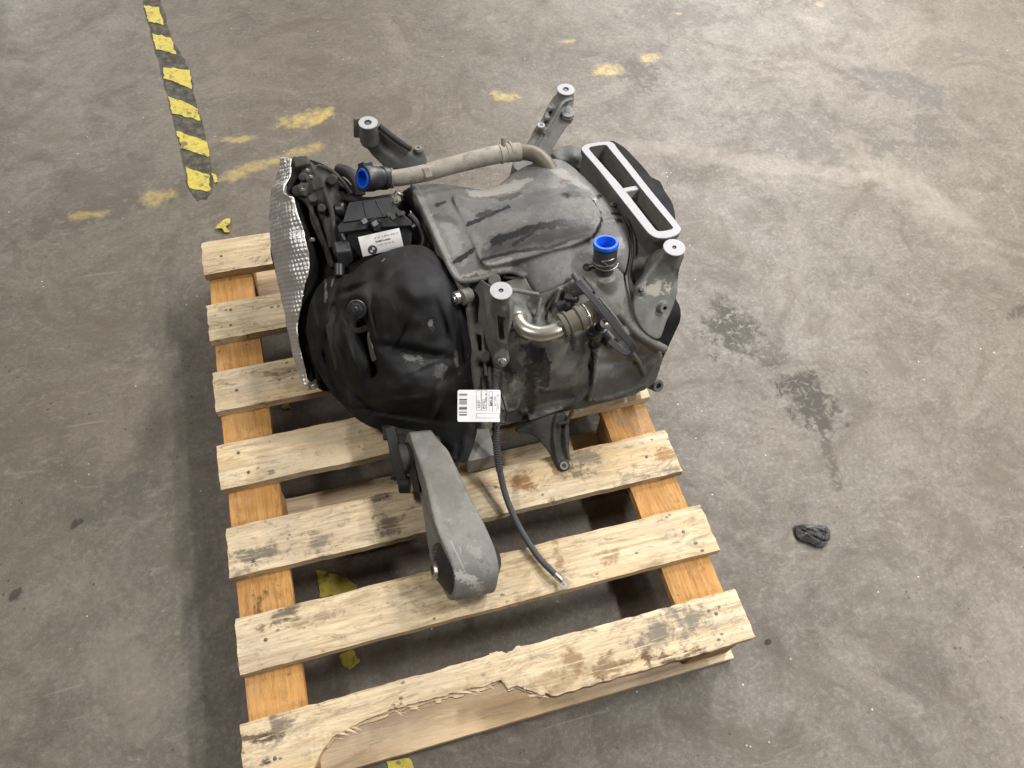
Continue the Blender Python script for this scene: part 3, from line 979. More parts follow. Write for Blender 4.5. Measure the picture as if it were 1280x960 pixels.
M_body = alu('dirty_cast_housing', (0.082, 0.084, 0.079), (0.152, 0.153, 0.144), (0.245, 0.241, 0.225), [
    ('s', 680, 430, 760, 425, .37, 50, (0.215, 0.215, 0.205), 0.55, None, 0.5, 24), ('s', 720, 470, 800, 440, .30, 26, (0.17, 0.172, 0.17), 0.55, None, 0.4, 24),
    ('s', 690, 362, 760, 350, .43, 20, (0.24, 0.235, 0.215), 0.5, None, 0.5, 30), ('s', 700, 505, 810, 478, .22, 24, (0.052, 0.056, 0.060), 0.7, 0.5, 0.4, 25), ('s', 625, 520, 720, 508, .21, 18, (0.032, 0.031, 0.029), 0.8, 0.5, 0.35, 30),
    ('s', 640, 424, 720, 428, .37, 12, (0.035, 0.034, 0.032), 0.8, 0.5, 0.35, 40), ('s', 628, 480, 642, 500, .25, 16, (0.31, 0.295, 0.265), 0.6, None, 0.7, 60), ('s', 630, 472, 640, 486, .28, 12, GRN, 0.8, 0.5, 0.5, 60),
    ('s', 645, 447, 690, 472, .32, 16, OIL_AND_SHADE, 0.95, 0.3, 0.45, 60), ('s', 665, 445, 672, 470, .32, 20, OIL_AND_SHADE, 0.95, 0.3, 0.4, 60), ('s', 655, 465, 668, 500, .28, 14, OIL_AND_SHADE, 0.92, 0.3, 0.35, 60), ('s', 662, 490, 666, 515, .24, 9, OIL_AND_SHADE, 0.9, 0.3, 0.3, 60),
    ('s', 730, 430, 748, 475, .33, 4, OIL_AND_SHADE, 0.9, 0.3, 0.15, 50), ('s', 712, 428, 716, 440, .36, 5, OIL_AND_SHADE, 0.85, 0.3, 0.3, 50), ('s', 690, 385, 735, 350, .43, 26, (0.055, 0.056, 0.053), 0.7, 0.5, 0.5, 40),
    ('s', 780, 470, 800, 462, .25, 5, (0.42, 0.42, 0.41), 0.6, None, 0.9, 120), ('s', 705, 450, 730, 455, .33, 10, (0.09, 0.09, 0.086), 0.6, None, 0.6, 40), ('s', 590, 360, 612, 395, .41, 26, (0.10, 0.104, 0.095), 0.5, None, 0.4, 40)], 0.65, 0.1, 0.40)
M_brk = alu('cast_bracket', (0.090, 0.092, 0.088), (0.148, 0.150, 0.143), (0.225, 0.224, 0.21), [
    (820, 362, .43, 0.035, 0.014, 10, (0.46, 0.44, 0.39), 0.7, None, 0.9, 60), (640, 375, .46, 0.01, 0.012, 0, (0.36, 0.345, 0.30), 0.7, None, 0.6)], 0.6, 0.15, 0.3)
M_brk_far = alu('clean_cast_bracket', (0.15, 0.15, 0.147), (0.215, 0.214, 0.208), (0.30, 0.296, 0.285), [], 0.55, 0.15, 0.2)
M_brk_dark = alu('dark_cast_bracket', (0.085, 0.087, 0.086), (0.125, 0.128, 0.126), (0.17, 0.173, 0.17), [], 0.55, 0.15, 0.2)
M_arm = alu('blasted_aluminium', (0.158, 0.156, 0.144), (0.200, 0.198, 0.186), (0.265, 0.262, 0.25), [
    ('s', 562, 722, 598, 728, .225, 9, (0.48, 0.48, 0.46), 0.65, None, 0.9, 110), ('s', 575, 728, 605, 738, .20, 10, (0.42, 0.42, 0.40), 0.5, None, 0.9, 110), ('s', 563, 680, 582, 714, .25, 1.6, (0.36, 0.36, 0.34), 0.6, None, 0.1, 20), ('s', 575, 685, 576, 694, .25, 1.5, (0.34, 0.34, 0.32), 0.5, None, 0.2, 40), ('s', 590, 690, 612, 722, .22, 14, (0.28, 0.278, 0.262), 0.5, None, 0.9, 70), ('s', 535, 600, 575, 660, .265, 16, (0.165, 0.16, 0.146), 0.6, None, 0.8, 50), ('s', 600, 700, 604, 704, .24, 8, (0.12, 0.12, 0.11), 0.6, None, 0.6, 60), ('s', 540, 560, 570, 640, .27, 40, (0.130, 0.122, 0.105), 0.5, None, 0.4, 20)], 0.58, 0.15, 0.28, 1.0)
M_frame = alu('soot_dark_casting', (0.022, 0.022, 0.021), (0.045, 0.044, 0.041), (0.085, 0.081, 0.074), [], 0.72, 0.05, 0.5, 0.45)
n = N('machined_face')
c = n.mix(n.noise(260, 3, 0.6, n.map(rot=(0, 0, 0.6), scale=(1, 0.08, 1))), (0.30, 0.30, 0.325), (0.42, 0.42, 0.445))
c = n.mix(n.math('MULTIPLY', n.step(n.noise(55, 5, 0.7), 0.58, 0.68), 0.45), c, (0.27, 0.27, 0.28))
n.set(Base_Color=c, Roughness=0.62, Metallic=0.1, Specular_IOR_Level=0.3)
M_mach = n.m
M_steel = simple('bolt_steel', (0.36, 0.35, 0.32), 0.38, 0.85, var=0.3, vscale=160)
M_zinc = simple('bright_zinc', (0.62, 0.60, 0.56), 0.3, 0.9, var=0.2, vscale=140)
M_tubem = simple('stainless_pipe', (0.50, 0.48, 0.43), 0.36, 0.85, var=0.12, vscale=60)
M_black = simple('black_plastic', (0.020, 0.020, 0.023), 0.42, bump=(300, 0.1, 0.001), var=0.3, vscale=70)
M_dkgrey = simple('charcoal_plastic', (0.050, 0.053, 0.060), 0.48, bump=(260, 0.15, 0.001), var=0.3, vscale=60)
M_modgrey = simple('module_plastic', (0.030, 0.032, 0.037), 0.5, bump=(260, 0.12, 0.001), var=0.3, vscale=80)
M_rubber = simple('black_rubber', (0.015, 0.015, 0.016), 0.6, bump=(120, 0.2, 0.001), var=0.4, vscale=60)
M_hole = simple('threaded_bore', (0.05, 0.05, 0.055), 0.5, 0.5)
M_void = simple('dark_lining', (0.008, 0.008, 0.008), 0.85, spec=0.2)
M_blue = simple('blue_plastic_cap', (0.006, 0.11, 0.66), 0.42, var=0.25, vscale=120, bump=(200, 0.15, 0.001))
M_brown = simple('dusty_brown_connector', (0.125, 0.112, 0.086), 0.5, 0.1, var=0.35, vscale=60)
M_white = simple('white_label', (0.62, 0.62, 0.62), 0.5, var=0.06, vscale=90)
M_paper = simple('white_tag_paper', (0.88, 0.89, 0.92), 0.5)
M_ink = simple('black_print', (0.045, 0.045, 0.05), 0.5)
M_grey_ink = simple('grey_print', (0.30, 0.30, 0.33), 0.5)
n = N('dusty_hose')
c = n.ramp(n.noise(20, 6, 0.65), [(0.3, (0.20, 0.185, 0.155)), (0.55, (0.29, 0.268, 0.228)), (0.75, (0.36, 0.335, 0.29))])
c = n.mix(n.math('MULTIPLY', n.step(n.noise(38, 7, 0.75, dist=0.5), 0.52, 0.64), 0.6), c, (0.105, 0.095, 0.078))
n.set(Base_Color=c, Roughness=0.72)
n.bump(n.noise(160, 4, 0.6), 0.2, 0.001)
M_hose = n.m
n = N('black_felt_cover')
a = n.noise(9, 6, 0.65, dist=0.5)
c = n.ramp(a, [(0.32, (0.010, 0.010, 0.0105)), (0.60, (0.018, 0.018, 0.020)), (0.78, (0.040, 0.042, 0.046))])
c = n.mix(n.math('MULTIPLY', n.step(n.noise(28, 7, 0.7, n.map(rot=(0.4, 0, 0.9), scale=(1, 0.35, 1)), 0.6), 0.58, 0.76), 0.5), c, (0.055, 0.057, 0.062))
c = n.mix(n.math('MULTIPLY', n.step(n.noise(75, 4, 0.7), 0.68, 0.76), 0.55), c, (0.16, 0.16, 0.155))
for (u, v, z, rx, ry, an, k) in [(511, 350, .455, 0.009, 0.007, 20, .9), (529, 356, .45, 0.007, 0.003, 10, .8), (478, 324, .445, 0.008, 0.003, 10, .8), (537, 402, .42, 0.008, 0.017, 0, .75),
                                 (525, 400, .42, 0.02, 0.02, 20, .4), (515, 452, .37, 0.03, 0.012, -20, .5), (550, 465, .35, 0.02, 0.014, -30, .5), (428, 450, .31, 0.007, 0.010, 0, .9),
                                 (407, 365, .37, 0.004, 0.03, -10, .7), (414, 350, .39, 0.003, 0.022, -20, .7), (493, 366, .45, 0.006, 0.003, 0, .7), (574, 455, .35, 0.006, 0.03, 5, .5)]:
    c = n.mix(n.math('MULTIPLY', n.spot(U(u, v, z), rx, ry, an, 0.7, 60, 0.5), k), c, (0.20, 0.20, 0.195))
for (u, v, z, rx, ry, an, k) in [(530, 472, .35, 0.065, 0.030, -10, .55), (545, 365, .44, 0.04, 0.05, 0, .40), (490, 345, .45, 0.03, 0.02, 10, .35), (440, 480, .27, 0.015, 0.05, -20, .35), (420, 420, .36, 0.012, 0.05, 0, .4)]:  # soft grey patches: light on the felt's lobes put into its colour
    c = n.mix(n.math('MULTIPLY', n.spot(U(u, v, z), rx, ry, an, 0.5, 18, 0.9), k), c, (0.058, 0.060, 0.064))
n.set(Base_Color=c, Roughness=0.82, Specular_IOR_Level=0.25)
b1 = n.bump(n.noise(420, 2, 0.6), 0.35, 0.001)
n.bump(n.noise(26, 5, 0.6), 0.35, 0.004, b1)
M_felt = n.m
n = N('embossed_foil')
c = n.mix(n.noise(30, 5, 0.6), (0.46, 0.45, 0.435), (0.70, 0.69, 0.68))
n.set(Base_Color=c, Roughness=0.46, Metallic=0.7)
n.bump(n.noise(70, 3, 0.6), 0.25, 0.002)
M_foil = n.m

unit = thing('drive_unit', 'used electric drive unit of stained grey castings and black covers standing on the pallet', 'drive unit', (0.6, 0.65, ZD))


def part(name, g, m, label=None, bevel=0, sharp=35, parent=None):
    return obj(name, g, m, parent or unit, label, bevel, True, sharp)


def lug(c, axis, r, depth, rh=0.45):
    """cylindrical eye with a bore, seen from its face: c on the face"""
    a = np.asarray(axis, float)
    a /= np.linalg.norm(a)
    return lathe(np.asarray(c) - a * depth, a, [(0, r), (depth - 0.002, r), (depth, r - 0.002), (depth, r * rh), (depth * 0.3, r * rh)], 24)


def bolt(name, c, axis, r, h, m=None, washer=True, parent=None):
    a = np.asarray(axis, float)
    a /= np.linalg.norm(a)
    c = np.asarray(c, float)
    g = [lathe(c, a, [(0, r), (h * 0.8, r), (h, r * 0.85)], 6)]
    if washer:
        g.append(lathe(c - a * h * 0.2, a, [(0, r * 1.45), (h * 0.3, r * 1.45), (h * 0.36, r * 1.3)], 20))
    return part(name, merge(*g), m or M_steel, parent=parent, sharp=30)


def toward(p, up=1.0, cam=0.0, left=0.0, front=0.0):
    d = np.array([0, 0, 1.0]) * up + to_cam(p) * cam + np.array([-1.0, 0, 0]) * left + np.array([0, -1.0, 0]) * front
    return d / np.linalg.norm(d)


# ---- main casting (rounded barrel lying along x)
body = relief(
    [(562, 332, .430), (576, 350, .430), (600, 347, .434), (620, 340, .438), (642, 339, .440), (656, 346, .440), (664, 360, .432), (673, 367, .430), (700, 352, .440), (730, 338, .446),
     (765, 318, .448), (786, 300, .448), (792, 340, .425), (800, 395, .400), (818, 428, .355), (829, 446, .300), (824, 466, .245), (815, 482, .212),
     (785, 497, .206), (735, 509, .202), (700, 517, .200), (660, 526, .198), (625, 533, .197), (600, 536, .20), (589, 500, .25), (586, 450, .31), (578, 400, .365), (566, 360, .400)],
    [(640, 420, .388), (700, 420, .388), (760, 398, .395), (640, 470, .312), (700, 468, .318), (765, 452, .318), (612, 380, .415), (740, 360, .432), (612, 450, .325), (680, 390, .410),
     (790, 440, .330), (790, 472, .258), (700, 497, .245), (640, 505, .240), (750, 488, .248)],
    3.0, (-0.01, 0.26, -0.035), shrink=0.1,
    bumps=[(655, 400, 16, 14, 0, 0.008), (612, 425, 9, 40, 10, -0.016), (760, 430, 40, 5, 38, 0.010), (770, 452, 45, 6, -8, -0.010), (745, 480, 6, 30, 10, 0.006),
           (690, 385, 14, 14, 0, -0.014), (662, 380, 10, 14, 0, -0.018), (640, 490, 18, 14, 0, 0.006)])
sidewall = relief([(500, 243, .43), (515, 233, .450), (527, 258, .452), (538, 282, .452), (552, 314, .450), (567, 346, .438), (582, 385, .400), (572, 372, .385), (556, 345, .385), (540, 312, .375), (522, 275, .375), (506, 256, .39)],
                  [], 3.0, (0.07, 0.02, -0.12))
belly = box((0.70, 0.68, 0.235), (0.32, 0.22, 0.11))
ridge1 = tube([U(775, 392, .398), U(795, 415, .378), U(815, 428, .356), U(832, 437, .335)], 0.009, 12, 8)
ridge2 = tube([U(745, 440, .355), U(742, 470, .300), U(735, 500, .225)], 0.006, 12, 8)
ridge3 = tube([U(660, 522, .215), U(690, 512, .222), U(720, 500, .235), U(735, 480, .27)], 0.008, 12, 8)
flange_l = tube([U(577, 352, .425), U(588, 385, .405), U(592, 430, .350), U(597, 480, .290), U(604, 530, .205)], 0.010, 16, 8)
pads = [cyl(U(636, 500, .235), U(636, 500, .262), 0.024), cyl(U(606, 445, .32), U(606, 445, .345), 0.012), cyl(U(600, 412, .36), U(600, 412, .382), 0.010)]
neckblend = cyl(U(757, 372, .39), U(757, 345, .442), 0.030, 0.0195)
ribs_ = [tube([U(*p) for p in q], r, 12, 8) for q, r in (
    ([(606, 392, .405), (604, 430, .36), (608, 470, .31)], 0.004), ([(622, 462, .325), (616, 500, .26), (614, 525, .215)], 0.004),
    ([(742, 500, .222), (775, 492, .222), (806, 480, .222)], 0.006), ([(650, 515, .222), (690, 505, .232), (722, 496, .235)], 0.005),
    ([(600, 405, .385), (590, 420, .36)], 0.006), ([(748, 372, .432), (768, 396, .408), (785, 420, .375)], 0.004), ([(790, 440, .345), (800, 455, .30), (806, 470, .255)], 0.005),
    ([(676, 372, .432), (672, 390, .418), (668, 402, .408)], 0.004), ([(700, 360, .440), (694, 380, .425)], 0.004))]
me = fuse([body, sidewall, belly, ridge1, ridge2, ridge3, flange_l, neckblend] + pads + ribs_, 0.0027, 3,
          cuts=[box(U(640, 353, .428) + np.array([0.012, 0.022, 0.0]), (0.075, 0.042, 0.06))], name='housing')
housing = part('housing', me, M_body)
# ---- upper cover with raised plateau
cov_out = [(515, 232, .455), (545, 229, .458), (580, 233, .460), (605, 237, .460), (620, 233, .460), (640, 217, .464), (660, 206, .474), (690, 198, .482), (712, 205, .478), (742, 232, .472), (770, 258, .468),
           (786, 285, .462), (789, 318, .450), (784, 344, .432), (764, 334, .440), (730, 345, .444), (700, 358, .440), (675, 367, .432), (665, 358, .436), (656, 346, .442), (640, 339, .444), (620, 340, .444),
           (602, 347, .444), (577, 351, .444), (566, 340, .447), (552, 312, .454), (538, 281, .456), (527, 256, .457)]
cover = relief(cov_out, [(690, 260, .484), (630, 275, .478), (745, 280, .470), (700, 300, .470), (640, 305, .472), (590, 300, .464), (565, 260, .464), (690, 216, .490), (650, 240, .470), (720, 330, .452), (610, 325, .458), (680, 335, .455)],
               2.6, (0, 0.004, -0.02), nback=2, rim=0.004)
plat = relief([(566, 243, .470), (600, 250, .474), (645, 240, .480), (690, 222, .492), (722, 232, .486), (745, 254, .480), (752, 272, .476), (744, 291, .474), (725, 303, .472), (690, 313, .471), (645, 325, .470), (606, 331, .462), (592, 305, .466), (580, 276, .467)],
              [(660, 275, .486), (700, 255, .491)], 3.0, (0, 0.002, -0.02), nback=1,
              bumps=[(604, 292, 10, 40, -20, -0.002), (700, 252, 30, 9, -14, 0.003)])
rim = tube([U(*p) for p in [(515, 232, .456), (527, 256, .459), (538, 281, .458), (552, 312, .456), (566, 341, .449), (577, 351, .445), (602, 348, .445), (620, 341, .446), (640, 339, .445), (656, 346, .442)]], 0.0058, 50, 8)
knobs = [cyl(U(707, 246, .47), U(707, 246, .492), 0.010, 0.009)]
me = fuse([cover, plat, rim] + knobs, 0.0024, 5, name='inverter_cover')
part('inverter_cover', me, M_cover)
for (u, v, z) in ((756, 226, .478), (766, 255, .470)):
    bolt('cover_bolt', U(u, v, z), (0, 0, 1), 0.0042, 0.005)

# ---- connection flange
def outl(pts, z, dz=0, grow=1.0, per=5, push=(0, 0, 0)):
    P = UA([(u, v, z) for u, v in pts])
    return spline_closed(P, per)


FO = [(728, 188), (729, 183), (734, 180), (748, 177.5), (762, 177), (768, 180), (772, 186), (790, 208), (812, 236), (834, 263), (850, 283), (851, 288), (847, 293), (836, 297), (824, 297.5), (816, 295), (808, 288), (790, 265), (768, 237), (746, 209)]
FI = [(737.5, 188), (737, 184.5), (740, 183), (749, 181.5), (757, 181), (760, 183), (763, 187), (781, 209), (803, 237), (825, 264), (840, 282), (841, 285.5), (838, 287), (831, 288.5), (824, 289), (821, 288), (817, 284), (799, 261), (777, 233), (755, 208)]
ZF = 0.494
Oo, Oi = outl(FO, ZF), outl(FI, ZF)
cO = Oo.mean(0)
dn = np.array([0, 0, -1.0])
neck_o = cO + (Oo - cO) * 0.965
neck_b = cO + (Oo - cO) * 0.96 + dn * 0.070 + np.array([0.0, -0.010, 0])
Oi_mid = cO + (Oi - cO) * 0.97 + dn * 0.03
Oi_b = cO + (Oi - cO) * 0.95 + dn * 0.065
V, F = rings([Oo + dn * 0.002, Oo + dn * 0.013, neck_o + dn * 0.017, neck_o + dn * 0.05, neck_b], False, True)
V2, F2 = rings([Oi + dn * 0.002, Oi_mid, Oi_b], False, True)
V3, F3 = rings([Oo + dn * 0.002, Oi + dn * 0.002], False, False)
neck = part('flange_neck', merge((V, F), (V2, F2), (V3, F3)), M_brk)
face = part('flange_face', rings([Oo + dn * 0.0018, cO + (Oo - cO) * 0.995, Oi, Oi + dn * 0.0018], False, False, True), M_mach, 'bright machined rectangular sealing face')
# divider web and shelf inside the opening
a, b = U(774, 238, ZF - 0.004), U(800, 233, ZF - 0.004)
wd = (b - a)
dl = (U(835, 292, ZF) - U(745, 182, ZF))
dl /= np.linalg.norm(dl)
part('divider', box((a + b) / 2 + dn * 0.014, (np.linalg.norm(wd) + 0.004, 0.012, 0.026), [wd / np.linalg.norm(wd), dl, (0, 0, 1)]), M_mach, bevel=0.002)
for p, q in (((756, 200), (778, 228)), ((800, 254), (820, 279))):
    A, B = U(*p, ZF - 0.056), U(*q, ZF - 0.056)
    part('duct_slot', box((A + B) / 2, (np.linalg.norm(B - A) * 1.05, 0.024, 0.008), [dl, np.cross((0, 0, 1), dl), (0, 0, 1)]), M_void)
# lower casting from the neck to the barrel
low = relief([(729, 197, .46), (751, 213, .46), (778, 247, .455), (797, 273, .452), (806, 300, .450), (820, 308, .45), (822, 330, .43), (810, 352, .41), (798, 362, .40), (788, 345, .425), (793, 308, .445), (786, 273, .455), (763, 237, .462), (742, 213, .462)],
             [], 3, (0.02, 0.06, -0.13))
part('neck_casting', fuse([low], 0.0035, 3, name='neck_casting'), M_brk)
seam = tube([U(*p) for p in [(783, 268, .468), (789, 290, .465), (790, 318, .452), (786, 344, .435), (790, 372, .418), (797, 396, .402)]], 0.0022, 24, 6)
part('gasket_seam', seam, M_rubber)

# ---- right end: foam cover and bracket
rc = relief([(762, 179, .462), (777, 182, .459), (793, 197, .452), (806, 211, .446), (814, 221, .442), (825, 227, .438), (831, 239, .433), (839, 251, .428), (843, 263, .424), (844, 275, .42), (843, 310, .40), (842, 345, .37), (844, 370, .348), (850, 384, .336), (850.5, 399, .32), (844, 415, .295), (828, 450, .245), (819, 476, .21), (812, 470, .215),
             (808, 440, .26), (808, 400, .32), (806, 340, .38), (798, 290, .42), (778, 230, .445)], [(826, 300, .42), (828, 400, .33)], 2.4, (-0.03, 0.03, -0.12), shrink=0.15, wob=0.006)
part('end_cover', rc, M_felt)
bz = .50
bp = U(843, 309, bz)
rb = relief([(830, 314, .485), (822, 326, .470), (812, 341, .452), (803, 353, .442), (797, 363, .434), (792, 380, .420), (795, 398, .402), (805, 414, .384), (817, 423, .370), (826, 422, .366), (833, 403, .382), (841, 385, .396), (847, 365, .414), (848, 348, .430), (852, 330, .462), (856, 318, .482), (850, 308, .490)],
            [(820, 370, .425), (825, 395, .396), (838, 335, .465)], 2.2, (0.004, 0.05, -0.05), bumps=[(815, 345, 3, 22, 40, 0.005), (822, 385, 10, 10, 0, -0.003), (845, 345, 4, 12, 0, -0.008)])
g = fuse([rb, cyl(bp + dn * 0.045, bp + dn * 0.0015, 0.0205, 0.0175), lug(U(831, 385, .412), toward(U(831, 385, .41), 0.6, 0.0, 0, 1), 0.0095, 0.02), tube([U(832, 317, .488), U(818, 334, .465), U(806, 350, .448), U(800, 360, .440)], 0.005, 10, 8),
          cyl(U(800, 363, .42), U(800, 363, .440), 0.010)], 0.0024, 2, name='mount_bracket')
brk = part('mount_bracket', g, M_brk)


def boss(p, r, par, hole=0.3, axis=(0, 0, 1)):
    a = np.asarray(axis, float)
    f = part('boss_face', lathe(np.asarray(p) - a * 0.0022, a, [(0, r), (0.0018, r), (0.0024, r - 0.0006), (0.0024, r * hole), (0.0, r * hole)], 32, closed=False, cap0=False, cap1=False), M_mach, parent=par)
    part('bore', lathe(np.asarray(p) - a * 0.004, a, [(0, r * hole * 1.02), (0.0046, r * hole * 1.02), (0.0046, r * hole * 0.8), (0.0015, r * hole * 0.6)], 20, cap1=True), M_hole, parent=par)


boss(bp, px(14, bp), brk, 0.20)
bolt('bracket_bolt', U(801, 363, .443), (0, -0.3, 1), 0.0045, 0.005, M_hole)
part('bracket_ring', lathe(U(831, 385, .4135), toward(U(831, 385, .41), 0.6, 0, 0, 1), [(0, 0.0095), (0.0012, 0.0095), (0.0012, 0.0042), (0, 0.0042)], 24, closed=True), M_brk_far)

# ---- left front bracket
bp = U(626.4, 363, .50)
lb = relief([(598, 347, .445), (612, 356, .462), (628, 362, .478), (641, 371, .478), (643, 380, .470), (641, 400, .442), (636, 425, .405), (636, 445, .366), (632, 458, .338), (620, 459, .334), (613, 440, .352), (604, 420, .368), (592, 396, .388), (582, 372, .410), (580, 353, .428)],
            [(626, 385, .474), (605, 385, .418), (620, 420, .408), (598, 365, .428)], 2.0, (0.0, 0.04, -0.05),
            bumps=[(605, 350, 3, 10, -40, 0.006), (611, 400, 2.5, 40, -8, 0.006), (637, 395, 3, 26, 6, 0.010), (595, 380, 8, 20, -20, -0.006)])
slot = box(U(628.5, 414, .425), (px(9, U(628, 414, .42)), 0.05, 0.055))
g = fuse([lb, cyl(bp + dn * 0.06, bp + dn * 0.0015, 0.019, 0.0172), cyl(U(627, 448, .338), U(627, 448, .372), 0.015)], 0.0022, 2, cuts=[slot], name='mount_bracket')
brk = part('mount_bracket', g, M_brk)
boss(bp, px(14.2, bp), brk, 0.22)
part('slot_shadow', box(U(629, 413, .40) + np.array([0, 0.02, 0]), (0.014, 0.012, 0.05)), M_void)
pb = U(627.5, 452, .372)
part('bracket_stud', lathe(pb, toward(pb, 0.7, 0, 0, 0.7), [(0, 0.009), (0.004, 0.009), (0.005, 0.0075), (0.005, 0.005), (0.010, 0.0048), (0.012, 0.003)], 20), M_steel)
part('sleeve', lathe(U(569, 373, .425), (-1, -0.35, 0.25), [(-0.014, 0.0125), (0.002, 0.0125), (0.003, 0.010), (0.003, 0.007), (0.006, 0.0065)], 24), M_zinc)
part('sleeve_lug', lathe(U(580, 371, .425), (-1, -0.35, 0.25), [(-0.014, 0.015), (0.006, 0.0155), (0.007, 0.013)], 24), M_body)
# recess pieces beside it: bar, fins
part('recess_bar', tube([U(636, 362, .462), U(655, 365, .452), U(673, 368, .444)], 0.0042, 8, 8), M_brk)
part('recess_fin', tube([U(643, 341, .432), U(650, 352, .428), U(654, 364, .426)], 0.0036, 6, 8), M_brk)
part('recess_fin', tube([U(630, 346, .43), U(645, 348, .43), U(660, 347, .43)], 0.003, 6, 8), M_brk_dark)
part('sensor_plug', cyl(U(618, 352, .425), U(618, 350, .445), 0.013, 0.012, 18, 0.002), M_brk_dark)

# ---- far left bracket
bp = U(460, 153, .50)
sq = part
lf = relief([(452, 150, .492), (468, 150, .492), (474, 158, .486), (486, 169, .468), (500, 180, .450), (511, 188, .438), (521, 186, .436), (531, 190, .432), (532, 206, .412), (523, 212, .405), (500, 212, .405), (485, 210.5, .405), (472, 199, .418), (463, 190, .432), (458, 183, .444), (451, 179, .452), (449, 172, .464), (450, 160, .482)],
            [(490, 190, .440), (470, 172, .466)], 2.0, (0.004, 0.012, -0.02), bumps=[(480, 182, 4, 22, -50, -0.006), (487, 174, 3, 26, -52, 0.006)])
rib_back = tube([U(474, 157, .490), U(490, 170, .472), U(505, 181, .455), U(514, 187, .445)], 0.006, 14, 8)
g = fuse([lf, cyl(bp + dn * 0.05, bp + dn * 0.0015, 0.020, 0.0182), cyl(U(522.7, 200, .405), U(522.7, 185.5, .438), 0.0125, 0.0105),
          prism([U(442.3, 148, .49), U(456, 148, .49), U(456, 172.5, .452), U(442.3, 172.5, .452)], (0, 0.012, -0.006)),
          cyl(U(466, 176, .43), U(466, 176, .462), 0.009)], 0.0024, 2, name='mount_bracket')
brk = part('mount_bracket', g, M_brk_dark)
part('bracket_rib', rib_back, M_frame, parent=brk)
boss(bp, px(12, bp), brk, 0.38)
p = U(522.7, 185, .439)
part('bracket_sleeve', lathe(p - (0, 0, 0.003), (0, 0, 1), [(0, 0.0078), (0.004, 0.0078), (0.004, 0.0035), (0.001, 0.0035)], 20), M_brk_far, parent=brk)

# ---- far right bracket
bp = U(707.5, 111.5, .50)
rf = relief([(697.5, 115, .492), (708, 118, .492), (718, 117, .492), (716.5, 137, .466), (718, 142, .462), (710, 156, .446), (702, 168, .432), (688, 188, .41), (672, 186, .41), (659, 183, .412), (667, 167, .432), (672, 156, .448), (678, 151, .454), (687, 131, .474)],
            [(700, 140, .466), (688, 165, .438)], 1.8, (-0.002, 0.014, -0.022), bumps=[(690, 150, 2, 40, 32, 0.010), (681, 158, 5, 14, 30, -0.010), (688, 140, 3, 8, 30, -0.008)])
g = fuse([rf, cyl(bp + dn * 0.05, bp + dn * 0.0015, 0.021, 0.0172), cyl(U(676, 168, .42), U(676, 157, .456), 0.0105, 0.009), cyl(U(708, 150, .44), U(710, 142, .466), 0.013, 0.015),
          tube([U(716, 124, .49), U(704, 128, .488), U(697, 140, .474), U(690, 152, .458), U(680, 168, .438)], 0.004, 16, 8),
          box(U(688, 135, .468), (0.012, 0.012, 0.01)), box(U(684, 147, .455), (0.012, 0.012, 0.01))], 0.0022, 2, name='mount_bracket')
brk = part('mount_bracket', g, M_brk_far)
boss(bp, px(11.2, bp), brk, 0.34)
p = U(676.5, 156.5, .457)
part('bracket_sleeve', lathe(p - (0, 0, 0.003), (0, 0, 1), [(0, 0.0082), (0.004, 0.0082), (0.004, 0.0042), (0.001, 0.0042)], 20), M_mach, parent=brk)
p = U(710, 141.5, .467)
part('bracket_ledge', lathe(p - (0, 0, 0.002), (0, 0, 1), [(0, 0.0135), (0.003, 0.0135), (0.003, 0.004), (0.001, 0.004)], 20), M_brk_far, parent=brk)
# rear casting lumps between bracket and flange
me = fuse([relief([(690, 190, .44), (706, 182, .445), (722, 182, .445), (734, 192, .44), (742, 208, .44), (730, 214, .44), (712, 204, .445), (696, 198, .445)], [(716, 194, .455)], 2, (0, 0.03, -0.06), wob=0.012),
           relief([(640, 206, .42), (658, 184, .42), (692, 186, .42), (700, 200, .42), (680, 214, .42), (655, 216, .42)], [], 3, (0, 0.03, -0.10))], 0.003, 2, name='rear_casting')
part('rear_casting', me, M_brk_dark)

# ---- coolant hose over the back edge
hp = [U(*p) for p in [(484, 223, .480), (500, 222, .482), (530, 216.5, .486), (560, 208, .490), (600, 198, .492), (628, 192, .492), (650, 190, .490), (668, 193, .488), (682, 204, .482), (690, 216, .472)]]
hr = px(10.6, hp[3])
hose = part('coolant_hose', tube(hp[:7], hr, 40, 20, lambda t: hr * (0.94 + 0.18 * t)), M_hose)
part('pipe_elbow', tube([hp[5], hp[6], hp[7], hp[8], hp[9]], hr * 0.96, 26, 20), M_brown, sharp=40)
d = (hp[5] - hp[4])
d /= np.linalg.norm(d)
for k, t in enumerate((-0.004, 0.010, 0.019)):
    c0 = hp[5] + d * t
    part('hose_clamp', lathe(c0, d, [(-0.003, hr * 1.10), (-0.002, hr * 1.17), (0.002, hr * 1.17), (0.003, hr * 1.10)], 24), M_hose)
part('clamp_screw', cyl(U(630, 186, .505), U(629, 174, .515), 0.0052, 0.0045, 10), M_brown)
d = (hp[3] - hp[2])
d /= np.linalg.norm(d)
cc = U(533, 216, .486)
up = to_cam(cc) - d * (to_cam(cc) @ d)
up /= np.linalg.norm(up)
part('hose_clip', box(cc + up * hr * 0.72, (0.016, 0.022, hr * 0.75), [d, np.cross(up, d), up]), M_hose, bevel=0.003)
d0 = hp[1] - hp[0]
d0 /= np.linalg.norm(d0)
part('hose_clamp', lathe(hp[0], d0, [(0.002, hr * 1.05), (0.003, hr * 1.16), (0.012, hr * 1.16), (0.013, hr * 1.05)], 24), M_zinc)
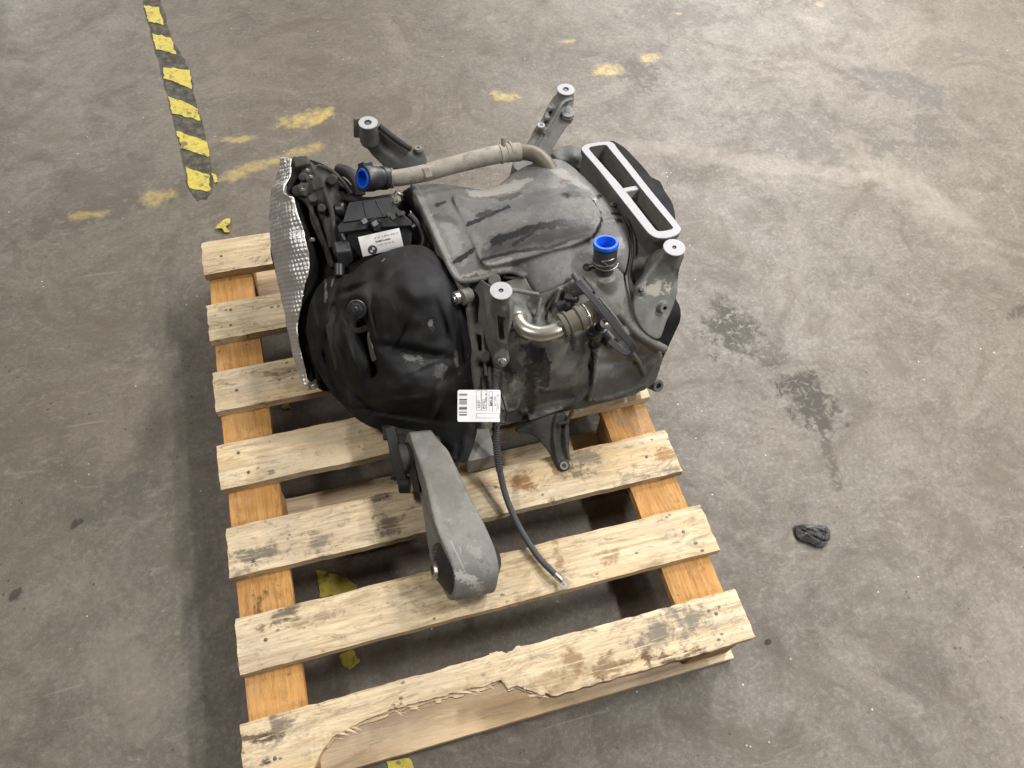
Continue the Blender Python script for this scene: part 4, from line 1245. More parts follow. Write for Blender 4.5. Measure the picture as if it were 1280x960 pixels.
# quick connector with the blue plug
c0 = U(486, 222.5, .480)
tc = to_cam(c0)
ax = -IMG_X * 0.74 + tc * 0.67 - IMG_Y * 0.02
ax /= np.linalg.norm(ax)
Lc = px(30, c0) / 0.76


def cap_connector(c0, ax, L, r, name='quick_connector'):
    con = part(name, lathe(c0, ax, [(0, r * 0.80), (L * 0.12, r * 0.80), (L * 0.14, r * 0.98), (L * 0.30, r * 0.98), (L * 0.32, r * 0.88), (L * 0.42, r * 0.88), (L * 0.44, r * 0.98), (L * 0.62, r), (L * 0.64, r * 1.08), (L - 0.002, r * 1.08), (L, r * 1.03), (L, r * 0.82), (L * 0.5, r * 0.8)], 32), M_black, sharp=30)
    part('blue_cap', lathe(c0 + ax * (L - 0.004), ax, [(-0.012, r * 0.84), (0.005, r * 0.84), (0.006, r * 0.80), (0.006, r * 0.64), (0.004, r * 0.61), (-0.020, r * 0.52)], 32, cap0=False, cap1=True), M_blue, 'bright blue sealing cap', parent=con)
    return con


rcn = px(14.6, c0)
con = cap_connector(c0, ax, Lc, rcn)
ty_ = IMG_Y - ax * (IMG_Y @ ax)
ty_ /= np.linalg.norm(ty_)
part('release_tab', box(c0 + ax * Lc * 0.82 + ty_ * rcn * 1.05, (Lc * 0.34, 0.022, 0.012), [ax, np.cross(ty_, ax), ty_]), M_black, parent=con, bevel=0.002)
part('release_tab', box(c0 + ax * Lc * 0.45 + up * rcn * 0.98, (Lc * 0.26, 0.024, 0.006), [ax, np.cross(up, ax), up]), M_dkgrey, parent=con, bevel=0.002)

# ---- right coolant connector, blue plug upward
ct = U(757.5, 303, .505)
cb = ct - np.array([-0.002, 0.017, 0.073])
r2 = px(16.3, ct)
axv = (ct - cb) / np.linalg.norm(ct - cb)
con = part('quick_connector', lathe(cb, axv, [(0, r2 * 0.72), (0.018, r2 * 0.74), (0.026, r2 * 0.86), (0.032, r2 * 1.0), (0.036, r2 * 1.0), (0.038, r2 * 0.92), (0.064, r2 * 0.94), (0.064, r2 * 0.80), (0.05, r2 * 0.80)], 32), M_dkgrey, sharp=30)
part('blue_cap', lathe(ct, axv, [(-0.007, r2 * 0.93), (-0.0065, r2 * 0.99), (-0.002, r2 * 1.0), (0.0, r2 * 0.98), (0.001, r2 * 0.94), (0.001, r2 * 0.76), (-0.001, r2 * 0.73), (-0.022, r2 * 0.66)], 36, cap0=False), M_blue, 'bright blue sealing cap', parent=con)
wr = [cb + axv * h + np.array([math.cos(a), math.sin(a), 0]) * r2 * 1.02 for a, h in [(math.radians(q), hh) for q, hh in ((150, .040), (190, .038), (230, .040), (262, .044), (250, .050), (235, .053), (262, .056), (290, .057))]]
part('spring_clip', tube(wr, 0.0011, 40, 6), M_zinc, parent=con)
wr = [cb + axv * 0.034 + np.array([math.cos(a), math.sin(a), 0]) * r2 * 1.06 for a in np.linspace(math.radians(200), math.radians(330), 8)]
part('spring_clip', tube(wr, 0.0011, 24, 6), M_zinc, parent=con)
part('clip_eye', lathe(U(733, 335, .445), (0, -0.4, 1), [(-0.004, 0.008), (0.004, 0.008), (0.004, 0.004), (-0.004, 0.004)], 16, closed=True), M_black, parent=con)
part('clip_eye_arm', tube([U(736, 334, .445), U(744, 332, .45), U(750, 332, .452)], 0.0045, 8, 8), M_black, parent=con)
part('connector_rib', box(U(755, 344, .445), (0.006, 0.006, 0.035)), M_black, parent=con)

# ---- elbow pipe with quick connector
ep = [U(*p) for p in [(647, 399, .432), (651, 407, .436), (660, 414, .440), (675, 417.5, .443), (692, 414, .446), (703, 408, .448)]]
er = px(9.8, ep[2])
part('elbow_pipe', tube(ep, er, 30, 20), M_tubem)
d = ep[0] - ep[1]
d /= np.linalg.norm(d)
part('elbow_bead', lathe(ep[0], d, [(-0.004, er * 1.0), (-0.002, er * 1.22), (0.002, er * 1.22), (0.004, er * 1.0), (0.004, er * 0.85)], 24), M_tubem)
d = U(748, 386, .462) - U(702, 408, .448)
L = np.linalg.norm(d)
d /= L
c0 = U(702, 408, .448)
er2 = px(14.5, c0)
part('quick_connector', lathe(c0, d, [(-0.001, er * 1.1), (0.0, er2 * 1.12), (0.005, er2 * 1.15), (0.007, er2 * 1.0), (0.010, er2 * 1.0), (0.011, er2 * 1.12), (0.015, er2 * 1.12), (0.016, er2 * 0.95), (L * 0.42, er2 * 0.98), (L * 0.44, er2 * 1.12), (L * 0.52, er2 * 1.12), (L * 0.54, er2 * 1.02), (L * 0.8, er2), (L * 0.82, er2 * 1.06)], 28), M_brown, 'dusty brown quick connector of the elbow pipe', sharp=30)
part('connector_collar', lathe(c0 + d * L * 0.82, d, [(0, er2 * 0.98), (L * 0.22, er2 * 0.96), (L * 0.25, er2 * 0.9)], 28), M_black)
wr = []
xx, yy_, _ = frame(d)
for a in np.linspace(0, 2 * math.pi, 17)[:-1]:
    wr.append(c0 + d * L * 0.66 + (xx * math.cos(a) + yy_ * math.sin(a)) * er2 * 1.05)
part('connector_spring', tube(wr + [wr[0]], 0.0013, 48, 6), M_zinc)

# ---- black strap, valve and clip beside it
sp = [U(*p) for p in [(722, 352, .462), (730, 361, .480), (742, 374, .490), (756, 391, .488), (770, 408, .478), (783, 423, .464), (791, 433, .452), (792, 440, .436), (784, 442, .424), (774, 436, .42), (762, 426, .42)]]
wdir = IMG_X * 0.86 + IMG_Y * 0.5
part('vent_strap', strip(sp, wdir, px(9, sp[3]), 0.003, 60), M_modgrey, 'curved black plastic strap')
v0 = U(750, 408, .425)
part('valve', merge(cyl(v0 + (-0.004, 0.004, -0.03), v0, 0.017, 0.016, 20, 0.002), cyl(v0, v0 + (0.004, -0.004, 0.012), 0.010, 0.009, 16, 0.001), cyl(U(757, 420, .39), U(766, 430, .395), 0.015, 0.014, 18, 0.002)), M_black)
part('valve_pin', lathe(U(760, 407, .445), (-0.5, -0.5, 0.7), [(0, 0.006), (0.006, 0.006), (0.007, 0.004), (0.007, 0.002)], 16), M_zinc)
part('valve_pin', cyl(U(755, 398, .44), U(762, 402, .44), 0.005, 0.004, 12), M_brk_far)
part('valve_arm', tube([U(735, 418, .405), U(742, 419, .412), U(750, 416, .415)], 0.006, 8, 8), M_dkgrey)
for p, q, r in (((717, 343, .455), (730, 362, .462), 0.006), ((716, 368, .45), (734, 362, .462), 0.007), ((708, 372, .435), (722, 374, .445), 0.009), ((724, 350, .45), (740, 368, .462), 0.010), ((696, 384, .43), (708, 380, .436), 0.010)):
    part('cable_clip', cyl(U(*p), U(*q), r, r * 0.8, 10, 0.001), M_black if r > 0.0065 else M_dkgrey)
part('clip_rivet', box(U(728, 360, .47), (0.006, 0.004, 0.003)), M_zinc)

# ---- lugs and feet of the casting
for (u, v, z, r, ax_) in ((728.5, 505.5, .205, 9.4, (0.10, -0.80, 0.55)), (823, 482.5, .205, 8.2, (0.25, -0.75, 0.55))):
    c = U(u, v, z)
    rr = px(r, c)
    lg = part('mounting_lug', lug(c, ax_, rr, 0.05), M_body)
    a = np.array(ax_) / np.linalg.norm(ax_)
    part('lug_face', lathe(c + a * 0.0003, a, [(0, rr - 0.001), (0.0012, rr - 0.001), (0.0012, rr * 0.5), (0, rr * 0.5)], 24, closed=True), M_brk_far if u < 800 else M_brk, parent=lg)
    part('bore', lathe(c - a * 0.004, a, [(0, rr * 0.52), (0.002, rr * 0.5)], 16), M_void, parent=lg)
foot = [relief([(645, 540, .20), (672, 526, .215), (705, 517, .215), (712, 540, .19), (711, 572, .158), (706, 588, .150), (697, 588, .150), (686, 566, .168), (667, 545, .195)], [], 2.2, (0.0, 0.012, -0.006)),
        tube([U(*p) for p in [(697, 518, .222), (693, 535, .204), (694, 558, .180), (698, 580, .156)]], 0.0042, 16, 8),
        tube([U(*p) for p in [(716, 512, .222), (708, 532, .206), (708, 556, .180), (711, 576, .156)]], 0.0042, 16, 8),
        cyl(U(705, 582, .1445), U(705, 582, .163), 0.0125, 0.0105),
        tube([U(697, 530, .215), U(711, 527, .215)], 0.004, 4, 6, smooth=False)]
part('support_foot', fuse(foot, 0.002, 2, name='support_foot'), M_frame)
p = U(705, 582, .164)
part('foot_ring', lathe(p - (0, 0, 0.001), (0, -0.3, 1), [(0, 0.0085), (0.002, 0.0085), (0.002, 0.0045), (0, 0.0045)], 20, closed=True), M_brk)
sump = fuse([box((0.505, 0.485, 0.172), (0.060, 0.07, 0.052)), box((0.62, 0.60, 0.172), (0.26, 0.12, 0.05)), box(U(596, 574, .172), (0.03, 0.02, 0.03))], 0.003, 3, name='sump')
part('sump', sump, M_brk_far, 'pale bare aluminium lower casting')

# ================================================================== left end of the unit
# gearbox end: black felt cover bulging over the gear case
fo = [(437, 342, .398), (452, 330, .420), (470, 320, .436), (495, 310, .446), (520, 306, .449), (538, 312, .448), (553, 328, .442), (566, 350, .430), (577, 378, .408), (586, 408, .378), (593, 440, .345), (597, 472, .300), (597, 502, .260), (595, 530, .238), (591, 556, .218), (583, 577, .206),
      (573, 577, .204), (560, 567, .204), (545, 554, .204), (520, 542, .200), (490, 537, .190), (468, 535, .190), (448, 525, .196), (430, 508, .206), (412, 488, .222), (398, 466, .244), (388, 440, .270), (383, 414, .295), (386, 385, .325), (396, 360, .352), (412, 346, .376)]
felt = relief(fo, [(520, 345, .472), (545, 395, .425), (480, 360, .452), (452, 372, .435), (420, 420, .362), (500, 440, .392), (535, 480, .335), (478, 490, .318), (562, 440, .372), (572, 500, .268), (432, 470, .290), (520, 520, .246), (505, 400, .440), (445, 440, .372), (568, 545, .232)],
              2.0, (0.03, 0.055, -0.085), shrink=0.05,
              bumps=[(445, 388, 15, 15, 0, -0.0299), (452, 412, 8, 12, 20, -0.0230), (464, 442, 6, 24, -18, -0.0345), (522, 368, 34, 34, 0, 0.0207), (505, 478, 46, 24, 10, 0.0161), (520, 440, 46, 6, 10, -0.0207), (575, 430, 5, 40, -8, -0.0136), (470, 350, 10, 22, 20, -0.0170), (560, 470, 20, 4, -40, -0.0102),
                     (436, 455, 10, 40, -18, 0.0170), (415, 400, 5, 40, 10, -0.0204), (425, 440, 4, 45, -14, 0.0119), (404, 440, 4, 45, -22, -0.0136), (450, 500, 40, 4, 40, -0.0136), (432, 490, 40, 4, 45, 0.0102), (440, 362, 18, 4, -20, -0.0170), (480, 520, 50, 4, 10, 0.0102),
                     (545, 500, 5, 40, 10, 0.0102), (586, 480, 4, 40, 4, -0.0068), (575, 560, 3, 14, 20, -0.0102), (457, 424, 9, 30, -14, -0.022), (441, 446, 5, 36, -16, 0.013), (468, 470, 8, 14, 10, -0.020), (398, 420, 3.5, 50, -12, 0.010), (410, 470, 3.5, 30, -35, -0.012), (470, 515, 60, 3.5, 8, -0.012), (500, 500, 40, 4, -6, 0.008), (555, 405, 4, 30, -20, -0.010), (540, 330, 20, 4, 30, -0.006), (535, 455, 25, 3, -25, 0.009), (500, 420, 4, 20, 30, -0.010), (470, 400, 4, 30, -10, -0.014)], wob=0.007)
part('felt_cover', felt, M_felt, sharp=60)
p = U(445, 387, .432)
bolt_ax = toward(p, 0.75, 0, 0.15, 0.6)
part('cover_stud', merge(lathe(p - bolt_ax * 0.012, bolt_ax, [(0, 0.018), (0.007, 0.018), (0.009, 0.0165)], 24), lathe(p - bolt_ax * 0.004, bolt_ax, [(0, 0.0125), (0.010, 0.0125), (0.012, 0.011)], 6), cyl(p + bolt_ax * 0.006, p + bolt_ax * 0.020, 0.0062, 0.0058, 16, 0.001)), M_black, sharp=30)
cup = relief([(430, 398, .405), (438, 408, .40), (448, 410, .398), (458, 406, .40), (464, 402, .404), (466, 408, .396), (452, 416, .388), (440, 414, .39), (431, 406, .398)], [], 1.5, (0, 0.01, -0.012))
part('cover_clip', cup, M_frame)
part('cover_bracket', merge(relief([(459, 418, .392), (467, 414, .398), (475, 428, .385), (473, 444, .365), (466, 452, .352), (462, 440, .366)], [], 1.5, (0.002, 0.012, -0.008)), relief([(474, 416, .402), (480, 414, .405), (484, 424, .396), (485, 431, .388), (476, 430, .386)], [], 1.5, (0.002, 0.01, -0.006))), M_steel, sharp=30)
part('cover_pin', cyl(U(461, 419, .396), U(470, 449, .362), 0.0022, seg=8), M_zinc)
part('hem_tuft', relief([(524, 548, .186), (532, 546, .19), (542, 551, .186), (538, 555, .182), (528, 552, .184)], [], 1.5, (0, .004, -.004)), M_frame)

# dark gear case behind the felt and inside the shield
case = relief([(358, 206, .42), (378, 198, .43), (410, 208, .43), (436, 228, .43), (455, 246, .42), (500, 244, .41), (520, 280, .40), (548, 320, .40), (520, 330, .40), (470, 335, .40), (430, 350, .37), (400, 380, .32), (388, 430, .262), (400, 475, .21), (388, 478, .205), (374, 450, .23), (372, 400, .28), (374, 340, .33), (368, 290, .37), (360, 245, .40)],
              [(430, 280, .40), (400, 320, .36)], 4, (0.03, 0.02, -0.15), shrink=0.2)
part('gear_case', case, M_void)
drum = cyl((0.26, 0.73, 0.285), (0.46, 0.73, 0.285), 0.085, 0.09, 40, 0.02)
part('gear_drum', drum, M_frame)
fr_out = [(363, 201, .455), (368, 197, .462), (383, 195, .468), (387, 201, .470), (390, 206, .470), (399, 206, .472), (412, 210, .470), (424, 219, .462), (434, 230, .452), (446, 246, .440), (450, 250, .436), (440, 252, .436), (428, 250, .44), (424, 256, .44), (424, 275, .430), (424, 300, .415), (420, 322, .395), (421, 332, .385), (411, 332, .385), (404, 312, .400), (395, 292, .415),
          (388, 276, .425), (385, 258, .436), (378, 250, .44), (370, 246, .442), (369, 236, .448), (375, 228, .452), (376, 212, .456), (368, 208, .456)]
frm = relief(fr_out, [(400, 230, .470), (405, 260, .448), (410, 290, .428)], 2.0, (0.012, 0.02, -0.07), rim=0.004,
             bumps=[(400, 262, 9, 7, 0, -0.012), (414, 232, 6, 8, 20, -0.010), (430, 240, 8, 3, 20, -0.010), (398, 276, 5, 20, -20, -0.018), (412, 300, 4, 24, -18, -0.012)])
ribs = [tube([U(*p) for p in q], r, 14, 8) for q, r in (
    ([(388, 205, .462), (398, 222, .466), (406, 240, .460), (414, 262, .448), (418, 290, .430), (421, 318, .402)], 0.0055),
    ([(384, 250, .438), (392, 268, .428), (402, 292, .414), (412, 318, .394), (416, 334, .380)], 0.005))]
extra = [tube([U(*p) for p in [(397, 207, .474), (410, 211, .474), (422, 220, .468), (432, 232, .458), (440, 243, .448)]], 0.0045, 16, 6),
         prism([U(366, 198, .464), U(384, 197, .472), U(387, 208, .470), U(370, 211, .460)], (0, 0, 0.006)),
         prism([U(388, 226, .468), U(402, 222, .474), (U(406, 236, .466)), U(392, 240, .460)], (0, 0, 0.005)),
         cyl(U(415, 225, .45), U(415, 225, .474), 0.011, 0.010, 16), cyl(U(378, 221, .45), U(378, 221, .472), 0.008, 0.008, 12),
         cyl(U(402, 262, .43), U(402, 260, .458), 0.009, 0.008, 14), prism([U(404, 276, .436), U(413, 274, .440), U(419, 308, .410), U(411, 312, .404)], (0, 0, 0.005))]
sol = cyl(U(369, 240, .44), U(382, 237, .456), 0.012, 0.014, 18, 0.002)
g = fuse([frm, sol, cyl(U(391, 255, .43), U(391, 247, .455), 0.010, 0.009)] + ribs + extra, 0.0019, 1, name='gear_case_frame')
part('gear_case_frame', g, M_frame)
for u, v, z in ((380, 238, .466), (392, 300, .424), (386, 214, .474), (390, 222, .474)):
    bolt('frame_bolt', U(u, v, z), toward(U(u, v, z), 0.6, 0, 0.6, 0.3), 0.0042, 0.008, M_steel, False)
part('cable_boot', tube([U(424, 212, .44), U(436, 216, .455), (U(446, 228, .455)), U(450, 244, .44)], 0.012, 16, 12), M_rubber)
part('cable_boot', cyl(U(420, 264, .43), U(432, 262, .435), 0.016, 0.015, 18, 0.003), M_black)
part('case_plug', box(U(430, 318, .40), (0.030, 0.03, 0.05)), M_dkgrey, bevel=0.004)
part('case_plug', cyl(U(424, 330, .395), U(424, 346, .385), 0.010, 0.010, 12, 0.002), M_black)
part('case_bolt', cyl(U(390, 478, .215), U(394, 483, .205), 0.011, 0.011, 14, 0.001), M_steel)

# embossed foil heat shield
so = [(351, 200, .462), (357, 198, .470), (363, 199, .474), (363, 208, .472), (363.5, 217, .470), (360, 226, .468), (356, 233, .466), (355, 240, .464), (360, 244.5, .463), (366, 247, .460), (368.5, 254, .456), (371, 266, .448), (375, 276, .440), (379, 287, .430), (382, 302, .418), (385.5, 316, .404), (386.5, 330, .390), (385, 343, .375), (381, 356, .358),
      (378, 370, .342), (376, 384, .326), (373, 398, .310), (371.5, 412, .295), (374, 430, .275), (378, 448, .255), (382, 464, .236), (383.5, 481, .216), (380, 480, .216), (374, 468, .224), (369, 452, .236), (365, 434, .250), (361, 416, .264), (357, 398, .278), (354, 380, .292), (350, 362, .306), (346, 345, .320), (342, 325, .338), (338.5, 300, .360), (337, 280, .376), (337, 260, .392), (339, 240, .412), (344, 224, .432), (350, 212, .446)]
shield = relief(so, [(362, 300, .412), (360, 270, .434), (365, 340, .368), (366, 390, .312), (370, 430, .268), (352, 250, .438)], 0.75, (-0.001, 0.006, -0.006), per=4, nback=1, wob=0.006)
V, F = shield
me = new_mesh('heat_shield', (V, F), True, None)
# press the waffle pattern into the sheet (real relief, 8.5 mm pitch, along and round the sheet)
nv = np.empty(len(me.vertices) * 3)
me.vertices.foreach_get('co', nv)
nv = nv.reshape(-1, 3)
nn = np.array([tuple(v.normal) for v in me.vertices])
along = nv @ np.array([0.05, 0.78, 0.62])
across = nv @ np.array([0.80, -0.25, 0.52])
pit = 0.0088
h = (np.abs(np.sin(math.pi * along / pit)) ** 0.6) * (np.abs(np.sin(math.pi * across / pit)) ** 0.6)
fade = np.array([0.65 + 0.5 * noise.noise(Vector((p[0] * 18, p[1] * 18, p[2] * 18))) for p in nv])
fade = np.clip(fade, 0.25, 1)
crum = np.array([noise.noise(Vector((p[0] * 55, p[1] * 55, p[2] * 55))) for p in nv]) * np.clip((nv[:, 1] - 0.86) / 0.1, 0.15, 1.0)
out = (nn @ np.array([-0.5, -0.2, 0.8]) > -0.2)
nv = nv + nn * (h * 0.0028 * fade + crum * 0.0035)[:, None] * out[:, None]
me.vertices.foreach_set('co', nv.ravel())
me.update()
part('heat_shield', me, M_foil, 'silver waffle-embossed foil heat shield')
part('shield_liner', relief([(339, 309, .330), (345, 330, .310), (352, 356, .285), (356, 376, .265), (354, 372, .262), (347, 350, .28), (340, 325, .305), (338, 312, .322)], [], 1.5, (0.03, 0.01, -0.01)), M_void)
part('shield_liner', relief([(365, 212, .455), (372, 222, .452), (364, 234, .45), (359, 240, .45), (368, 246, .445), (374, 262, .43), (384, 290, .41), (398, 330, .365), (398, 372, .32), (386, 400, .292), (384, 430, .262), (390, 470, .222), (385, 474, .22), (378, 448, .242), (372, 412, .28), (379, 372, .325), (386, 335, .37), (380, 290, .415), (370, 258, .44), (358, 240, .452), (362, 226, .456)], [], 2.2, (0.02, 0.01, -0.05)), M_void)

# ---- control module with its label
LZ = .462
def slab(q, dz, back=0.003):
    P = np.array([U(*p) for p in q])
    return prism(P, (0, back, -dz))


T_ = [(436, 253, .477), (484, 246.5, .479), (492, 254, .474), (503, 268, .466), (428.5, 277.5, .460)]
L_ = [(428, 276.5, .4585), (503.5, 267, .4645), (515, 277, .457), (515.5, 281.5, .451), (470, 284.5, .449), (424, 290.5, .446), (421.5, 283, .450)]
lid = merge(slab(T_, 0.028), slab(L_, 0.012),
            *[box((U(*a) + U(*b)) / 2, (0.0022, float(np.linalg.norm(U(*b) - U(*a))), 0.003), [np.cross((U(*b) - U(*a)) / np.linalg.norm(U(*b) - U(*a)), (0, 0, 1)), (U(*b) - U(*a)) / np.linalg.norm(U(*b) - U(*a)), (0, 0, 1)])
              for a, b in (((453, 252, .4775), (458, 272, .4635)), ((470, 250, .4785), (479, 269.5, .465)))])
mod = part('control_module', lid, M_modgrey, bevel=0.0012, sharp=30)
body2 = relief([(436, 290, .440), (470, 286, .442), (508, 280, .444), (515, 292, .428), (514, 308, .41), (480, 312, .408), (440, 322, .40), (432, 305, .42)], [], 2, (0.0, 0.05, -0.05), per=1)
part('module_body', body2, M_black, parent=mod)
for (u, v, z, s) in ((491, 272, .472, .007), (486, 269, .474, .006), (499, 267, .470, .007), (468, 280, .462, .008), (455, 277, .464, .008), (503, 267, .468, .006)):
    part('module_catch', box(U(u, v, z), (s * 1.6, s * 1.3, s), frame((0.3, -0.5, 0.8))), M_dkgrey if v > 274 else M_frame, parent=mod, bevel=0.0012)
part('module_latch', relief([(464, 274, .466), (471, 273, .468), (475, 282, .456), (475, 287, .448), (468, 288, .447), (466, 282, .456)], [], 1.2, (0, 0.004, -0.01)), M_dkgrey, parent=mod)
part('module_ear', cyl(U(426, 292, .44), U(430, 300, .43), 0.006, 0.006, 10), M_black, parent=mod)
part('module_ear', cyl(U(514, 284, .445), U(518, 282, .445), 0.005, 0.005, 10), M_black, parent=mod)
# label wraps a shallow drum facing up and forward
La, Lb = U(448.5, 296, .4455), U(500, 284.5, .4475)
Ld, Lc2 = U(453, 322, .416), U(505, 308, .419)
lx = (Lb - La)
LW = np.linalg.norm(lx)
lx /= LW
ly = (La + Lb) / 2 - (Ld + Lc2) / 2
LH = np.linalg.norm(ly)
ly -= lx * (ly @ lx)
ly /= np.linalg.norm(ly)
lz = np.cross(lx, ly)
if lz @ to_cam(La) < 0:
    lz = -lz
Lo = (Ld + Lc2) / 2


def on_label(x, y, e=0.0):
    """x across -0.5..0.5, y up 0..1, curved crosswise"""
    return Lo + lx * (x * LW) + ly * (y * LH) + lz * (0.0035 * (1 - (2 * y - 1) ** 2) + e + 0.002)


def patch(fn, x0, x1, y0, y1, e, nx=2, ny=8, th=0.0004):
    P = [[fn(x0 + (x1 - x0) * i / nx, y0 + (y1 - y0) * j / ny, e) for i in range(nx + 1)] for j in range(ny + 1)]
    V = [p for r in P for p in r]
    F = [(j * (nx + 1) + i, j * (nx + 1) + i + 1, (j + 1) * (nx + 1) + i + 1, (j + 1) * (nx + 1) + i) for j in range(ny) for i in range(nx)]
    return np.array(V), F


label = part('module_label', patch(on_label, -0.5, 0.5, 0.0, 1.0, 0), M_white, 'white printed label with black emblem', parent=mod)


def text_mesh(s, bold=True):
    cu = bpy.data.curves.new('t', 'FONT')
    cu.body = s
    cu.size = 1.0
    cu.resolution_u = 2
    if bold:
        cu.offset = 0.018
    o = bpy.data.objects.new('t', cu)
    COL.objects.link(o)
    dg = bpy.context.evaluated_depsgraph_get()
    dg.update()
    me = bpy.data.meshes.new_from_object(o.evaluated_get(dg))
    V = np.array([tuple(v.co) for v in me.vertices])
    F = [tuple(p.vertices) for p in me.polygons]
    bpy.data.objects.remove(o)
    bpy.data.meshes.remove(me)
    V[:, :2] -= V[:, :2].min(0)
    w, h = V[:, :2].max(0)
    return V / np.array([w, h, 1]), F, w / h


def print_text(s, fn, x0, y0, w, h, e, m, par, rot=False):
    V, F, _ = text_mesh(s)
    if rot:
        Q = np.array([fn(x0 + w * (1 - v[1]), y0 + h * v[0], e) for v in V])
    else:
        Q = np.array([fn(x0 + w * v[0], y0 + h * v[1], e) for v in V])
    return part('print', (Q, F), m, parent=par)


print_text('8 31 1 894 402 0', on_label, -0.13, 0.74, 0.57, 0.085, 0.0006, M_grey_ink, label)
print_text('98 80714-0096', on_label, -0.13, 0.54, 0.36, 0.09, 0.0006, M_ink, label)
print_text('7 201 55 33 02', on_label, -0.11, 0.36, 0.42, 0.08, 0.0006, M_grey_ink, label)
# round emblem, half hidden below the felt


def disc(fn, cx, cy, r0, r1, e, a0=0, a1=360, asp=1.0, n=24):
    A = np.radians(np.linspace(a0, a1, n + 1))
    V = [fn(cx + math.cos(a) * r1, cy + math.sin(a) * r1 * asp, e) for a in A] + [fn(cx + math.cos(a) * r0, cy + math.sin(a) * r0 * asp, e) for a in A]
    return np.array(V), [(i, i + 1, n + 2 + i, n + 1 + i) for i in range(n)]


asp = LW / LH
part('emblem', merge(disc(on_label, -0.24, 0.24, 0.065, 0.11, 0.0006, asp=asp), disc(on_label, -0.24, 0.24, 0.001, 0.065, 0.0006, 90, 180, asp, 8), disc(on_label, -0.24, 0.24, 0.001, 0.065, 0.0006, 270, 360, asp, 8)), M_ink, parent=label)

# things round the module
part('sensor_connector', merge(cyl(U(489, 256, .455), U(496, 246, .47), 0.012, 0.012, 18, 0.002), cyl(U(496, 246, .47), U(500, 240, .478), 0.009, 0.009, 14, 0.001)), M_steel, sharp=30)
part('sensor_bolt', lathe(U(497, 250, .478), toward(U(497, 250, .47), 0.7, 0, 0.5, 0.2), [(0, 0.008), (0.003, 0.008), (0.003, 0.005), (0.007, 0.0045)], 12), M_zinc)
part('wiring', tube([U(512, 268, .45), U(524, 282, .44), U(530, 300, .425), U(525, 315, .415)], 0.006, 16, 10), M_rubber)

# ---- link with bolts and the torque arm
lk = [U(*p) for p in [(488, 536, .232), (492, 552, .226), (496, 575, .216), (502, 596, .204), (506, 606, .196)]]
part('link_arm', merge(strip(lk, IMG_X * 0.95 + IMG_Y * 0.1, px(13, lk[2]), 0.022, 24), cyl(lk[-1] - IMG_X * px(7, lk[-1]), lk[-1] + IMG_X * px(7, lk[-1]), 0.0165, seg=20, ch=0.002)), M_rubber)
for (u, v, z) in ((482, 547, .230), (491, 597, .205)):
    p = U(u, v, z)
    part('link_bolt', merge(cyl(p + (0.022, 0.004, 0), p, 0.0075, 0.0072, 12, 0.001), cyl(p + (0.004, 0, 0), p - np.array([0.005, 0, 0]), 0.0055, 0.005, 10, 0.001)), M_black)
# torque arm: profile in the y-z plane, width along x
prof = [(0.500, .262), (0.470, .270), (0.430, .272), (0.390, .270), (0.350, .266), (0.310, .262), (0.280, .260), (0.250, .256), (0.225, .246), (0.205, .229), (0.194, .208), (0.191, .188), (0.197, .170), (0.210, .156), (0.228, .148), (0.248, .147), (0.268, .152), (0.290, .164), (0.320, .184), (0.360, .200), (0.400, .208), (0.450, .208), (0.500, .206)]


def arm_x(side, y):
    # left and right edges measured on the top face
    L_ = [(506, 564, .270), (517.5, 592, .268), (529, 640, .262), (537.5, 672, .258), (550, 695, .250), (561, 725, .225), (565, 752, .170)]
    R_ = [(534, 552, .268), (550, 561, .271), (562.5, 592, .270), (581, 627, .264), (595, 648, .261), (609, 677, .255), (620.6, 710, .238), (621, 732, .20)]
    P = np.array([U(*p) for p in (L_ if side < 0 else R_)])
    o = np.argsort(P[:, 1])
    return float(np.interp(y, P[o, 1], P[o, 0]))


NS = 7
loops = []
P2 = spline_closed(np.array([(y, z, 0) for y, z in prof]), 3)[:, :2]
cy, cz = 0.246, 0.202
for t in (-1.0, -0.93, -0.5, 0.0, 0.5, 0.93, 1.0):
    ls = []
    for y, z in P2:
        a, b = arm_x(-1, y), arm_x(1, y)
        x = (a + b) / 2 + (b - a) / 2 * t
        if abs(t) == 1.0:
            yy = y + (0.0015 if y < 0.23 else -0.0005)
            zz = z - 0.0018 if z > 0.22 else z + 0.0012
        else:
            yy, zz = y, z
        ls.append((x, yy, zz))
    loops.append(ls)
armg = rings(loops)
# hollow for the rubber bush
bush_c0 = np.array([arm_x(-1, cy) - 0.02, cy, cz])
bush_c1 = np.array([arm_x(1, cy) + 0.02, cy, cz])
ROLL = math.radians(12)
piv = np.array([(bush_c0[0] + bush_c1[0]) / 2, 0, 0.20])


def roll(g):
    V, F = g
    V = np.asarray(V, float) - piv
    c_, s_ = math.cos(ROLL), math.sin(ROLL)
    return np.column_stack([V[:, 0] * c_ + V[:, 2] * s_, V[:, 1], -V[:, 0] * s_ + V[:, 2] * c_]) + piv, F


